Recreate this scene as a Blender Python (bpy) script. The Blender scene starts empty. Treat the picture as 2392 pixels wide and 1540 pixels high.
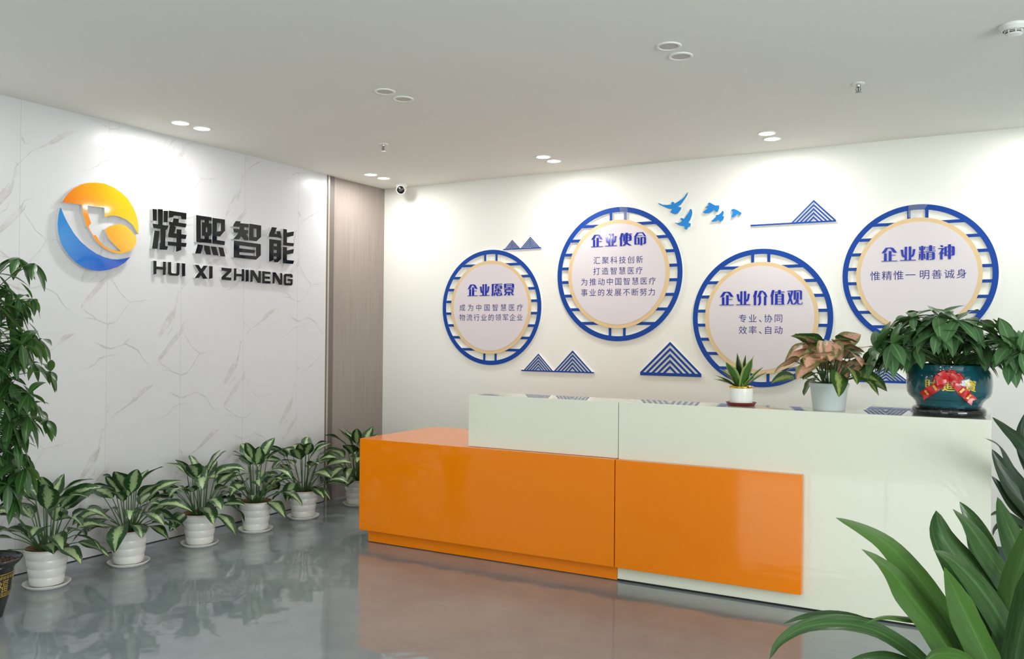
import bpy, bmesh, math, random
from mathutils import Vector, Matrix, noise

# lamp and daylight powers (W)
DAYF, DAYR, SPOTW = 72, 255, 4.3
S = bpy.context.scene
C = S.collection
PI = math.pi

# ------------------------------------------------------------------ camera, world, daylight, exposure
CAM = Vector((5.1951, -6.5950, 1.4872))
yaw, pitch, roll, FPX = -0.5195, 0.0070, 0.0090, 1996.35
fw = Vector((math.sin(yaw)*math.cos(pitch), math.cos(yaw)*math.cos(pitch), math.sin(pitch)))
r0 = Vector((math.cos(yaw), -math.sin(yaw), 0)); u0 = r0.cross(fw)
rt = math.cos(roll)*r0 + math.sin(roll)*u0
up = -math.sin(roll)*r0 + math.cos(roll)*u0
cd = bpy.data.cameras.new('camera'); cam = bpy.data.objects.new('camera', cd); C.objects.link(cam)
M = Matrix.Identity(4)
for i in range(3):
    M[i][0], M[i][1], M[i][2], M[i][3] = rt[i], up[i], -fw[i], CAM[i]
cam.matrix_world = M
cd.sensor_fit = 'HORIZONTAL'; cd.sensor_width = 36; cd.lens = 36*FPX/2392
cd.clip_start = 0.05; cd.clip_end = 60
S.camera = cam
S.view_settings.view_transform = 'Standard'; S.view_settings.look = 'None'
S.view_settings.gamma = 1; S.view_settings.use_curve_mapping = False
S.view_settings.exposure = 0.16

w = bpy.data.worlds.new('world'); S.world = w; w.use_nodes = True
bg = w.node_tree.nodes['Background']; bg.inputs[0].default_value = (0.75, 0.85, 0.8, 1); bg.inputs[1].default_value = 0.6

H = 2.9            # ceiling height
RX, FY = 9.0, -11.0  # right wall, front wall (behind the camera)

def area(name, loc, rot, sx, sy, power, col):
    d = bpy.data.lights.new(name, 'AREA'); d.shape = 'RECTANGLE'; d.size = sx; d.size_y = sy
    d.energy = power; d.color = col
    o = bpy.data.objects.new(name, d); C.objects.link(o); o.location = loc; o.rotation_euler = rot
    return o
# daylight entering the big window in the front wall and the glazed side of the room (both behind the camera)
area('daylight_front', (3.4, FY-0.12, 1.45), (PI/2, 0, 0), 3.3, 1.5, DAYF, (0.86, 1.0, 0.86))
area('daylight_right', (RX+0.12, -6.2, 1.5), (PI/2, 0, PI/2), 4.4, 1.9, DAYR, (0.93, 0.97, 1.0))

# ------------------------------------------------------------------ traced outlines, in metres on their walls
CHARS=[[[(-2.6541,2.3523),(-2.6206,2.3541),(-2.6194,2.2728),(-2.6504,2.2707)],[(-2.6101,2.3581),(-2.5695,2.36),(-2.5705,2.2448),(-2.6074,2.2427)],[(-2.5617,2.3515),(-2.5274,2.3547),(-2.5288,2.2728),(-2.5616,2.2711)],[(-2.6526,2.2494),(-2.5207,2.2493),(-2.5358,2.2183),(-2.6472,2.22)],[(-2.6355,2.2028),(-2.5953,2.203),(-2.6102,2.0762),(-2.6551,2.0728)],[(-2.5895,2.2253),(-2.5436,2.224),(-2.547,2.1016),(-2.5238,2.1016),(-2.5312,2.0761),(-2.5935,2.0734),(-2.592,2.1168),(-2.5857,2.1347)],[(-2.5197,2.3588),(-2.3675,2.3592),(-2.3685,2.313),(-2.4113,2.31),(-2.417,2.3315),(-2.4766,2.3284),(-2.4827,2.3166),(-2.5189,2.3055)],[(-2.5186,2.2793),(-2.4874,2.2787),(-2.48,2.3081),(-2.4326,2.3087),(-2.4359,2.2826),(-2.3664,2.2811),(-2.373,2.2535),(-2.5156,2.2547)],[(-2.508,2.2609),(-2.4566,2.2492),(-2.4732,2.2011),(-2.4496,2.2015),(-2.4491,2.1688),(-2.5232,2.1673),(-2.5235,2.1869)],[(-2.4526,2.232),(-2.4103,2.2346),(-2.4098,2.0858),(-2.4556,2.0684),(-2.4535,2.1083)],[(-2.4548,2.2009),(-2.3642,2.2004),(-2.3718,2.1697),(-2.4544,2.1678)],[(-2.5259,2.1364),(-2.3633,2.1401),(-2.371,2.1117),(-2.5255,2.1093)]],[[(-2.28,2.3564),(-2.2372,2.3564),(-2.2343,2.1565),(-2.2761,2.1591)],[(-2.28,2.3564),(-2.1368,2.3575),(-2.1364,2.3322),(-2.2796,2.3239)],[(-2.2765,2.1862),(-2.1356,2.1916),(-2.1351,2.1617),(-2.2761,2.1578)],[(-2.2059,2.3329),(-2.1622,2.3337),(-2.1618,2.3038),(-2.2056,2.3055)],[(-2.2043,2.2188),(-2.1618,2.2211),(-2.1612,2.1821),(-2.2039,2.1869)],[(-2.2292,2.3096),(-2.1915,2.3118),(-2.1901,2.2112),(-2.2278,2.2095)],[(-2.1801,2.3108),(-2.1361,2.3092),(-2.135,2.2355),(-2.1588,2.2122),(-2.1787,2.2115)],[(-2.1943,2.3114),(-2.1773,2.3126),(-2.1768,2.2768),(-2.1938,2.2749)],[(-2.1933,2.2406),(-2.1763,2.2425),(-2.1759,2.2118),(-2.1929,2.2109)],[(-2.131,2.355),(-2.087,2.3554),(-2.086,2.1665),(-2.1305,2.1621)],[(-2.131,2.355),(-2.011,2.3558),(-2.0106,2.324),(-2.1305,2.3214)],[(-2.0518,2.3541),(-2.011,2.3558),(-2.0098,2.2678),(-2.0502,2.24)],[(-2.0902,2.2543),(-2.0098,2.2725),(-2.0575,2.2206),(-2.0897,2.2218)],[(-2.1298,2.1922),(-2.0086,2.1891),(-2.0135,2.1586),(-2.1305,2.1612)],[(-2.2648,2.1421),(-2.2145,2.1402),(-2.236,2.0744),(-2.287,2.0722)],[(-2.2088,2.1407),(-2.1549,2.139),(-2.1425,2.0734),(-2.1881,2.074),(-2.2056,2.1091)],[(-2.1463,2.1376),(-2.0943,2.1388),(-2.0701,2.075),(-2.1224,2.0751)],[(-2.0728,2.139),(-2.0257,2.1387),(-2.0051,2.0726),(-2.0536,2.0727)]],[[(-1.9018,2.3585),(-1.8542,2.3603),(-1.8579,2.3468),(-1.7703,2.3502),(-1.7739,2.3216),(-1.9316,2.3131),(-1.9208,2.3359)],[(-1.8649,2.3251),(-1.8169,2.3263),(-1.8161,2.2739),(-1.867,2.2727)],[(-1.9286,2.297),(-1.8645,2.2991),(-1.7736,2.2997),(-1.7847,2.2708),(-1.9226,2.2688)],[(-1.8727,2.283),(-1.8191,2.2845),(-1.8497,2.2441),(-1.8662,2.2185),(-1.9274,2.2157),(-1.8891,2.253)],[(-1.8474,2.2836),(-1.8106,2.2833),(-1.7745,2.2433),(-1.7753,2.219),(-1.8182,2.219),(-1.8525,2.2482)],[(-1.7669,2.3541),(-1.7223,2.3541),(-1.7204,2.2223),(-1.7696,2.2218)],[(-1.7669,2.3541),(-1.641,2.3533),(-1.6406,2.3243),(-1.7664,2.3189)],[(-1.694,2.3405),(-1.6409,2.3466),(-1.6414,2.2616),(-1.6893,2.2219)],[(-1.7699,2.2459),(-1.6414,2.2616),(-1.6893,2.2219),(-1.7696,2.2218)],[(-1.9217,2.2042),(-1.866,2.2033),(-1.8641,2.074),(-1.9226,2.0734)],[(-1.9217,2.2042),(-1.6436,2.2033),(-1.6431,2.1711),(-1.9213,2.1741)],[(-1.868,2.1501),(-1.6988,2.1499),(-1.716,2.1231),(-1.8676,2.1206)],[(-1.6964,2.1848),(-1.6434,2.1899),(-1.6422,2.114),(-1.6919,2.0741)],[(-1.9229,2.0984),(-1.6923,2.1017),(-1.6919,2.0741),(-1.9226,2.0734)]],[[(-1.5221,2.3549),(-1.4678,2.3552),(-1.4967,2.3018),(-1.4533,2.3042),(-1.4529,2.2791),(-1.5574,2.2718),(-1.553,2.298)],[(-1.4723,2.3273),(-1.4299,2.3306),(-1.414,2.2739),(-1.4591,2.2761)],[(-1.5523,2.2551),(-1.5021,2.2548),(-1.5009,2.0874),(-1.5514,2.0675)],[(-1.5523,2.2551),(-1.42,2.2549),(-1.4196,2.2251),(-1.5518,2.2212)],[(-1.4668,2.2479),(-1.42,2.2549),(-1.4177,2.1034),(-1.4561,2.0714),(-1.4718,2.083)],[(-1.5044,2.2009),(-1.4193,2.2044),(-1.42,2.1722),(-1.504,2.1714)],[(-1.5036,2.1464),(-1.4184,2.1493),(-1.4192,2.1194),(-1.5032,2.1168)],[(-1.4998,2.0966),(-1.4177,2.1034),(-1.4561,2.0714),(-1.4994,2.0707)],[(-1.3988,2.3539),(-1.3562,2.354),(-1.3544,2.2314),(-1.3987,2.2179)],[(-1.359,2.3259),(-1.2736,2.3455),(-1.2815,2.3087),(-1.3584,2.288)],[(-1.399,2.2432),(-1.2721,2.2465),(-1.2814,2.2198),(-1.3987,2.2179)],[(-1.4016,2.2038),(-1.354,2.206),(-1.3522,2.0879),(-1.4008,2.0679)],[(-1.3568,2.1779),(-1.2733,2.1981),(-1.2805,2.1615),(-1.3563,2.1441)],[(-1.4013,2.1001),(-1.2699,2.1001),(-1.2811,2.0712),(-1.4009,2.0693)]]]
LETTERS=[[[(-2.6369,1.9901),(-2.6103,1.991),(-2.6101,1.8995),(-2.6351,1.8935)],[(-2.5571,1.99),(-2.5325,1.9907),(-2.5337,1.898),(-2.5583,1.8942)],[(-2.6364,1.9515),(-2.5319,1.9527),(-2.5317,1.9331),(-2.6361,1.9321)]],[[(-2.5144,1.9912),(-2.4874,1.9921),(-2.4864,1.9187),(-2.4785,1.9127),(-2.447,1.9135),(-2.4418,1.9196),(-2.4412,1.9904),(-2.4137,1.9912),(-2.4152,1.9103),(-2.4283,1.8975),(-2.4965,1.8961),(-2.5148,1.9059)]],[[(-2.3966,1.9917),(-2.3654,1.991),(-2.3652,1.9003),(-2.3936,1.8953)]],[[(-2.2808,1.9894),(-2.2448,1.9899),(-2.1616,1.8928),(-2.2041,1.8902)],[(-2.1999,1.9887),(-2.163,1.9901),(-2.2434,1.8932),(-2.2794,1.8923)]],[[(-2.1487,1.9894),(-2.1154,1.9896),(-2.1158,1.9003),(-2.1485,1.8927)]],[[(-2.0317,1.9874),(-1.9307,1.9863),(-1.9336,1.9629),(-1.9897,1.9163),(-1.9329,1.9156),(-1.9359,1.8939),(-2.0303,1.8942),(-2.0306,1.9137),(-1.9752,1.9625),(-2.0314,1.9646)]],[[(-1.9086,1.9898),(-1.8835,1.9903),(-1.885,1.8983),(-1.911,1.8924)],[(-1.8301,1.9898),(-1.8057,1.9898),(-1.8061,1.8996),(-1.8327,1.8927)],[(-1.908,1.9488),(-1.8051,1.9513),(-1.806,1.9324),(-1.9077,1.9293)]],[[(-1.7902,1.9874),(-1.7587,1.9883),(-1.7591,1.898),(-1.7906,1.8926)]],[[(-1.7413,1.9887),(-1.7064,1.9898),(-1.6586,1.9343),(-1.6564,1.988),(-1.6297,1.9886),(-1.6313,1.8922),(-1.6639,1.8916),(-1.7146,1.9485),(-1.7168,1.8974),(-1.7417,1.8924)]],[[(-1.6166,1.9886),(-1.5878,1.9893),(-1.5876,1.8916),(-1.6175,1.8907)],[(-1.6166,1.9886),(-1.5259,1.9881),(-1.5268,1.969),(-1.6163,1.9684)],[(-1.616,1.9482),(-1.5326,1.9491),(-1.5323,1.9296),(-1.6157,1.929)],[(-1.6178,1.91),(-1.5248,1.912),(-1.5269,1.8928),(-1.6175,1.8907)]],[[(-1.5026,1.9875),(-1.4686,1.9884),(-1.4178,1.9312),(-1.4186,1.9863),(-1.3934,1.9858),(-1.3952,1.8902),(-1.4298,1.8901),(-1.4773,1.9504),(-1.4796,1.8978),(-1.5036,1.8937)]],[[(-1.3649,1.9831),(-1.2879,1.9882),(-1.2734,1.9775),(-1.2731,1.9565),(-1.3003,1.9561),(-1.3037,1.9662),(-1.3455,1.9644),(-1.3504,1.9562),(-1.3511,1.9144),(-1.3446,1.9079),(-1.3029,1.9093),(-1.2984,1.9152),(-1.2986,1.9268),(-1.3321,1.9272),(-1.3323,1.9434),(-1.2729,1.9448),(-1.2736,1.9026),(-1.2864,1.8902),(-1.3634,1.8883),(-1.3776,1.899),(-1.3774,1.9707)]]]
LNAMES=['H','U','I','X','I','Z','H','I','N','E','N','G']
ORANGE=[(-3.3179,2.3088),(-3.2843,2.3625),(-3.2397,2.4077),(-3.1852,2.442),(-3.1388,2.4581),(-3.0821,2.4685),(-3.0243,2.4711),(-2.9603,2.4575),(-2.8998,2.4308),(-2.8484,2.393),(-2.8065,2.3418),(-2.7796,2.2857),(-2.7642,2.2277),(-2.7633,2.1634),(-2.7755,2.1758),(-2.8074,2.2204),(-2.8567,2.251),(-2.9127,2.2667),(-2.9527,2.2684),(-2.9921,2.2611),(-3.0213,2.2486),(-3.0236,2.3103),(-3.1461,2.3082),(-3.1418,2.2618),(-3.131,2.2284),(-3.1173,2.1951),(-3.135,2.1778),(-3.131,2.163),(-3.1108,2.1304),(-3.0964,2.1166),(-3.0846,2.1235),(-3.0578,2.0876),(-3.0236,2.0601),(-2.9842,2.0416),(-2.9395,2.0323),(-2.8944,2.0319),(-2.94,2.0681),(-2.9851,2.1039),(-3.0101,2.1457),(-3.0177,2.167),(-2.9862,2.1906),(-2.9469,2.2072),(-2.9019,2.2161),(-2.8612,2.2073),(-2.8198,2.1801),(-2.7908,2.1512),(-2.78,2.1248),(-2.7823,2.097),(-2.8026,2.0607),(-2.8384,2.0369),(-2.8891,2.0197),(-2.9293,2.0162),(-2.9691,2.0216),(-3.0184,2.0407),(-3.0671,2.0713),(-3.0962,2.1013),(-3.1347,2.1582),(-3.149,2.1718),(-3.1636,2.2157),(-3.178,2.2571),(-3.1857,2.308)]
BLUE=[(-3.3307,2.272),(-3.3423,2.219),(-3.3473,2.1679),(-3.3431,2.1136),(-3.3292,2.0603),(-3.3065,2.0181),(-3.2701,1.9725),(-3.2243,1.9336),(-3.1686,1.9033),(-3.1123,1.89),(-3.0454,1.8895),(-2.9774,1.904),(-2.9181,1.9263),(-2.868,1.9572),(-2.825,2.0007),(-2.8684,1.9866),(-2.9188,1.9748),(-2.9685,1.9739),(-3.0176,1.9818),(-3.0757,2.0002),(-3.133,2.03),(-3.1894,2.0701),(-3.2358,2.1168),(-3.2773,2.1762),(-3.3048,2.2238),(-3.323,2.2637)]
BIRDS=[[(2.7876,2.5708),(2.8026,2.5634),(2.826,2.5529),(2.8625,2.5491),(2.8971,2.5499),(2.8937,2.5609),(2.9051,2.5715),(2.915,2.5683),(2.9256,2.5555),(2.9542,2.5703),(2.9801,2.5857),(3.0027,2.6014),(3.0219,2.6266),(3.0315,2.6369),(3.0348,2.6325),(3.0253,2.6107),(3.0093,2.5868),(2.9933,2.5659),(2.9772,2.5451),(2.9529,2.5278),(2.9806,2.5213),(2.9775,2.5073),(2.9614,2.4864),(2.9517,2.4744),(2.9354,2.4685),(2.9125,2.4737),(2.8877,2.4885),(2.8958,2.5),(2.9056,2.5136),(2.8726,2.5174),(2.8328,2.5375),(2.8061,2.5504),(2.7893,2.5627)],[(2.9268,2.405),(2.9458,2.3976),(2.9686,2.401),(2.9848,2.411),(2.9814,2.4207),(2.97,2.4261),(2.9781,2.4366),(2.9878,2.436),(3.0025,2.4266),(3.0201,2.4513),(3.0424,2.478),(3.0487,2.498),(3.0567,2.5046),(3.0664,2.4968),(3.0714,2.4731),(3.0667,2.4484),(3.0557,2.4209),(3.0398,2.3953),(3.0592,2.3879),(3.0561,2.3678),(3.0369,2.3579),(3.0306,2.3442),(3.0177,2.3411),(3.0079,2.3485),(3.0078,2.3689),(2.9818,2.3719),(2.9557,2.3828),(2.9393,2.3932)],[(3.1948,2.5333),(3.201,2.5421),(3.2104,2.5439),(3.2293,2.5325),(3.2544,2.5184),(3.2849,2.5163),(3.2863,2.4963),(3.2766,2.4723),(3.2642,2.4654),(3.2548,2.4737),(3.2469,2.485),(3.2298,2.4723),(3.2079,2.4613),(3.1796,2.46),(3.1638,2.4641),(3.1567,2.4754),(3.1699,2.4823),(3.1888,2.495),(3.1934,2.5009),(3.1713,2.507),(3.1886,2.5151),(3.2043,2.5249)],[(3.2225,2.3986),(3.2365,2.4071),(3.2551,2.4229),(3.2613,2.4302),(3.2581,2.4381),(3.2643,2.443),(3.2799,2.4429),(3.2984,2.4556),(3.3107,2.4726),(3.3184,2.4712),(3.3225,2.4571),(3.3171,2.4391),(3.3125,2.4332),(3.324,2.4288),(3.322,2.4112),(3.3113,2.3965),(3.2958,2.3888),(3.2865,2.3933),(3.2817,2.4044),(3.2616,2.3933),(3.2366,2.391)],[(3.3784,2.4688),(3.3845,2.4791),(3.3997,2.482),(3.4272,2.4702),(3.4608,2.4468),(3.4548,2.4366),(3.4442,2.4281),(3.4305,2.4396),(3.4124,2.424),(3.4002,2.4171),(3.3788,2.4175),(3.3848,2.4318),(3.3938,2.4556),(3.3892,2.462)]]
MOUNT=[([(1.3325,2.2505),(1.7168,2.2489)],[[(1.4259,2.3377),(1.3502,2.2582),(1.5068,2.2592)],[(1.6088,2.3553),(1.5125,2.2602),(1.7041,2.2569)]]),([(1.5295,1.1754),(2.2279,1.1745)],[[(1.6994,1.3321),(1.5559,1.187),(1.84,1.1856)],[(2.0285,1.3648),(1.8535,1.186),(2.2089,1.1864)]]),([(2.6403,1.1727),(3.152,1.1724)],[[(2.8935,1.4484),(2.6401,1.1983),(3.1519,1.197)]]),([(3.5273,2.3405),(4.1482,2.3398)],[[(3.991,2.5109),(3.8319,2.3528),(4.1481,2.3514)]]),([(4.3106,1.1712),(5.0059,1.1783)],[[(4.4913,1.308),(4.3277,1.1872),(4.6328,1.1916)],[(4.8015,1.3599),(4.6464,1.192),(4.9491,1.1937)]])]
TITLE=[[('企',0.9697,1.8442,1.0782,1.9497),('业',1.0987,1.8436,1.2047,1.9486),('愿',1.2248,1.841,1.3358,1.9489),('景',1.3518,1.8416,1.4588,1.9477)],[('企',2.1994,2.2363,2.3073,2.3411),('业',2.3275,2.2374,2.4327,2.3393),('使',2.4547,2.233,2.5642,2.3415),('命',2.5824,2.2328,2.6892,2.3389)],[('企',3.2976,1.7363,3.4074,1.8427),('业',3.4264,1.7372,3.534,1.8435),('价',3.5542,1.7344,3.6656,1.845),('值',3.6839,1.7373,3.7883,1.8471),('观',3.8082,1.736,3.9196,1.8447)],[('企',4.4572,2.0355,4.5603,2.135),('业',4.5787,2.0366,4.6794,2.1351),('精',4.6969,2.0355,4.8026,2.1377),('神',4.8183,2.0358,4.9206,2.1392)]]
BODY=[[('成',0.9135,1.7382,0.0815,0.0646),('为',1.0027,1.7377,0.0807,0.0642),('中',1.0909,1.7371,0.0797,0.0638),('国',1.1781,1.7366,0.0788,0.0635),('智',1.2644,1.7361,0.0779,0.0632),('慧',1.3497,1.7356,0.0771,0.0628),('医',1.434,1.7351,0.0762,0.0624),('疗',1.5174,1.7346,0.0754,0.0621),('物',0.9139,1.6481,0.0815,0.0645),('流',0.9919,1.6481,0.0807,0.0642),('行',1.0692,1.648,0.0799,0.0639),('业',1.1456,1.648,0.0792,0.0636),('的',1.2214,1.6479,0.0784,0.0633),('领',1.2964,1.6479,0.0776,0.0629),('军',1.3706,1.6478,0.0769,0.0626),('企',1.4442,1.6477,0.0761,0.0623),('业',1.517,1.6477,0.0754,0.062)],[('汇',2.2529,2.1228,0.0732,0.0635),('聚',2.3304,2.1217,0.0725,0.0631),('科',2.4071,2.1206,0.0718,0.0627),('技',2.483,2.1194,0.071,0.0625),('创',2.5581,2.1183,0.0702,0.0621),('新',2.6323,2.1172,0.0694,0.0618),('打',2.2516,2.0324,0.0734,0.0635),('造',2.3291,2.0316,0.0725,0.0631),('智',2.4058,2.0309,0.0718,0.0627),('慧',2.4817,2.0301,0.071,0.0624),('医',2.5568,2.0293,0.0702,0.0622),('疗',2.631,2.0285,0.0694,0.0618),('为',2.1392,1.9446,0.0744,0.0639),('推',2.2176,1.944,0.0736,0.0636),('动',2.2951,1.9435,0.0728,0.0633),('中',2.3719,1.9429,0.0721,0.0629),('国',2.4478,1.9424,0.0712,0.0626),('智',2.5229,1.9418,0.0706,0.0623),('慧',2.5972,1.9413,0.0699,0.062),('医',2.6707,1.9408,0.0691,0.0616),('疗',2.7435,1.9403,0.0684,0.0613),('事',2.1392,1.8549,0.0744,0.0639),('业',2.2171,1.8543,0.0737,0.0635),('的',2.2942,1.8538,0.0728,0.0632),('发',2.3705,1.8532,0.0721,0.0629),('展',2.446,1.8527,0.0713,0.0626),('不',2.5207,1.8521,0.0706,0.0623),('断',2.5947,1.8516,0.0697,0.062),('努',2.6678,1.8511,0.0691,0.0616),('力',2.7402,1.8505,0.0684,0.0613)],[('专',3.4761,1.634,0.0677,0.064),('业',3.5525,1.6341,0.0669,0.0636),('、',3.6298,1.6342,0.0661,0.0633),('协',3.6685,1.6342,0.0658,0.0631),('同',3.7447,1.6343,0.065,0.0627),('效',3.4777,1.5443,0.0676,0.064),('率',3.5531,1.5449,0.0669,0.0637),('、',3.6304,1.5454,0.0661,0.0632),('自',3.6691,1.5457,0.0658,0.0631),('动',3.7453,1.5462,0.065,0.0627)],[('惟',4.4174,1.9355,0.0665,0.0676),('精',4.4938,1.9357,0.0655,0.0672),('惟',4.5691,1.9359,0.0648,0.0668),('一',4.645,1.936,0.0639,0.0663),('明',4.734,1.9362,0.063,0.0659),('善',4.8105,1.9364,0.0622,0.0654),('诚',4.8875,1.9366,0.0614,0.065),('身',4.9622,1.9368,0.0606,0.0646)]]
RINGS=[(1.2075,1.7388,0.5187),(2.4371,2.0041,0.5567),(3.6073,1.6376,0.5269),(4.6889,1.9354,0.4936)]
FGLEAF=[([(4.77,-3.896,0.952),(4.817,-3.82,0.92),(4.874,-3.737,0.872),(4.927,-3.657,0.803),(4.982,-3.575,0.711),(5.04,-3.492,0.592),(5.099,-3.408,0.431),(5.154,-3.326,0.308)],0.044),([(4.851,-3.965,0.884),(4.886,-3.877,0.839),(4.922,-3.789,0.776),(4.962,-3.698,0.691),(5.015,-3.599,0.588),(5.077,-3.496,0.448),(5.142,-3.39,0.315)],0.0456),([(4.612,-4.041,0.547),(4.629,-3.982,0.582),(4.684,-3.901,0.612),(4.767,-3.804,0.61),(4.853,-3.706,0.577),(4.931,-3.611,0.509),(5.011,-3.516,0.421),(5.13,-3.397,0.3)],0.0279),([(4.59,-3.766,0.567),(4.649,-3.713,0.585),(4.718,-3.654,0.585),(4.8,-3.588,0.561),(4.872,-3.527,0.509),(4.956,-3.459,0.441),(5.129,-3.34,0.294)],0.0177),([(4.839,-3.797,0.619),(4.88,-3.727,0.626),(4.934,-3.65,0.61),(4.989,-3.572,0.584),(5.07,-3.479,0.514),(5.167,-3.376,0.329)],0.0107),([(5.017,-3.524,0.936),(5.032,-3.492,0.853),(5.086,-3.437,0.754),(5.153,-3.375,0.634),(5.215,-3.315,0.487),(5.216,-3.29,0.28)],0.0604),([(5.072,-3.205,0.918),(5.107,-3.196,0.856),(5.137,-3.19,0.777),(5.17,-3.181,0.66),(5.209,-3.169,0.515),(5.216,-3.175,0.267)],0.0454),([(5.066,-3.554,0.951),(5.108,-3.484,0.894),(5.153,-3.411,0.808),(5.208,-3.333,0.702),(5.277,-3.246,0.549),(5.267,-3.203,0.26)],0.0398),([(5.02,-3.695,0.846),(5.068,-3.609,0.804),(5.137,-3.512,0.711),(5.202,-3.416,0.584),(5.257,-3.325,0.435),(5.241,-3.276,0.266)],0.043),([(5.054,-3.79,0.821),(5.08,-3.688,0.724),(5.121,-3.577,0.596),(5.169,-3.462,0.449),(5.203,-3.355,0.301)],0.0502),([(5.188,-3.427,0.981),(5.21,-3.367,0.904),(5.244,-3.301,0.806),(5.283,-3.232,0.689),(5.316,-3.166,0.533),(5.268,-3.145,0.238)],0.045),([(5.315,-3.47,1.016),(5.271,-3.436,0.845),(5.231,-3.4,0.667),(5.217,-3.349,0.498),(5.218,-3.289,0.28)],0.0448),([(5.331,-3.633,0.931),(5.296,-3.565,0.797),(5.265,-3.495,0.644),(5.24,-3.422,0.47),(5.228,-3.341,0.301)],0.0432),([(5.01,-3.871,0.564),(5.043,-3.766,0.559),(5.1,-3.646,0.522),(5.156,-3.527,0.421),(5.203,-3.413,0.309)],0.0273),([(4.786,-3.711,0.472),(4.835,-3.653,0.472),(4.904,-3.585,0.457),(5.01,-3.495,0.393),(5.142,-3.39,0.287)],0.0188),([(5.468,-3.209,0.949),(5.398,-3.209,0.8),(5.327,-3.21,0.59),(5.267,-3.203,0.26)],0.0487),([(5.54,-3.397,0.793),(5.46,-3.327,0.738),(5.373,-3.26,0.569),(5.279,-3.196,0.26)],0.047),([(5.494,-3.653,0.642),(5.422,-3.54,0.607),(5.341,-3.431,0.479),(5.264,-3.32,0.288)],0.0376)]
BGLEAF=[([(5.16,-1.658,1.098),(5.224,-1.607,1.037),(5.305,-1.545,0.943),(5.411,-1.469,0.717),(5.45,-1.43,0.497)],0.0387),([(5.132,-2.192,1.046),(5.188,-2.031,1.003),(5.252,-1.863,0.88),(5.321,-1.693,0.732),(5.428,-1.5,0.487)],0.0429),([(5.158,-1.485,0.917),(5.199,-1.476,0.83),(5.265,-1.451,0.7),(5.338,-1.423,0.592),(5.453,-1.37,0.397)],0.0489),([(5.3,-1.521,1.11),(5.289,-1.526,1.007),(5.316,-1.51,0.866),(5.421,-1.448,0.649)],0.0297),([(5.156,-1.485,0.779),(5.199,-1.474,0.719),(5.265,-1.45,0.615),(5.338,-1.422,0.543),(5.463,-1.364,0.376)],0.0279),([(5.151,-1.659,0.602),(5.188,-1.624,0.613),(5.241,-1.579,0.592),(5.355,-1.499,0.499),(5.46,-1.423,0.366)],0.0193),([(5.164,-1.536,0.478),(5.173,-1.531,0.514),(5.208,-1.511,0.543),(5.28,-1.47,0.532),(5.453,-1.369,0.353)],0.0116),([(5.371,-1.481,1.193),(5.391,-1.468,1.041),(5.43,-1.444,0.824),(5.45,-1.43,0.497)],0.0389),([(5.511,-1.285,1.166),(5.49,-1.334,0.947),(5.47,-1.382,0.709),(5.459,-1.424,0.475)],0.0417),([(5.693,-1.295,1.044),(5.599,-1.348,0.913),(5.506,-1.4,0.694),(5.465,-1.421,0.454)],0.0412),([(5.757,-1.372,0.842),(5.65,-1.395,0.772),(5.541,-1.417,0.592),(5.469,-1.418,0.388)],0.0407),([(5.673,-1.534,0.587),(5.588,-1.505,0.613),(5.502,-1.477,0.513),(5.466,-1.42,0.366)],0.0335)]
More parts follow.
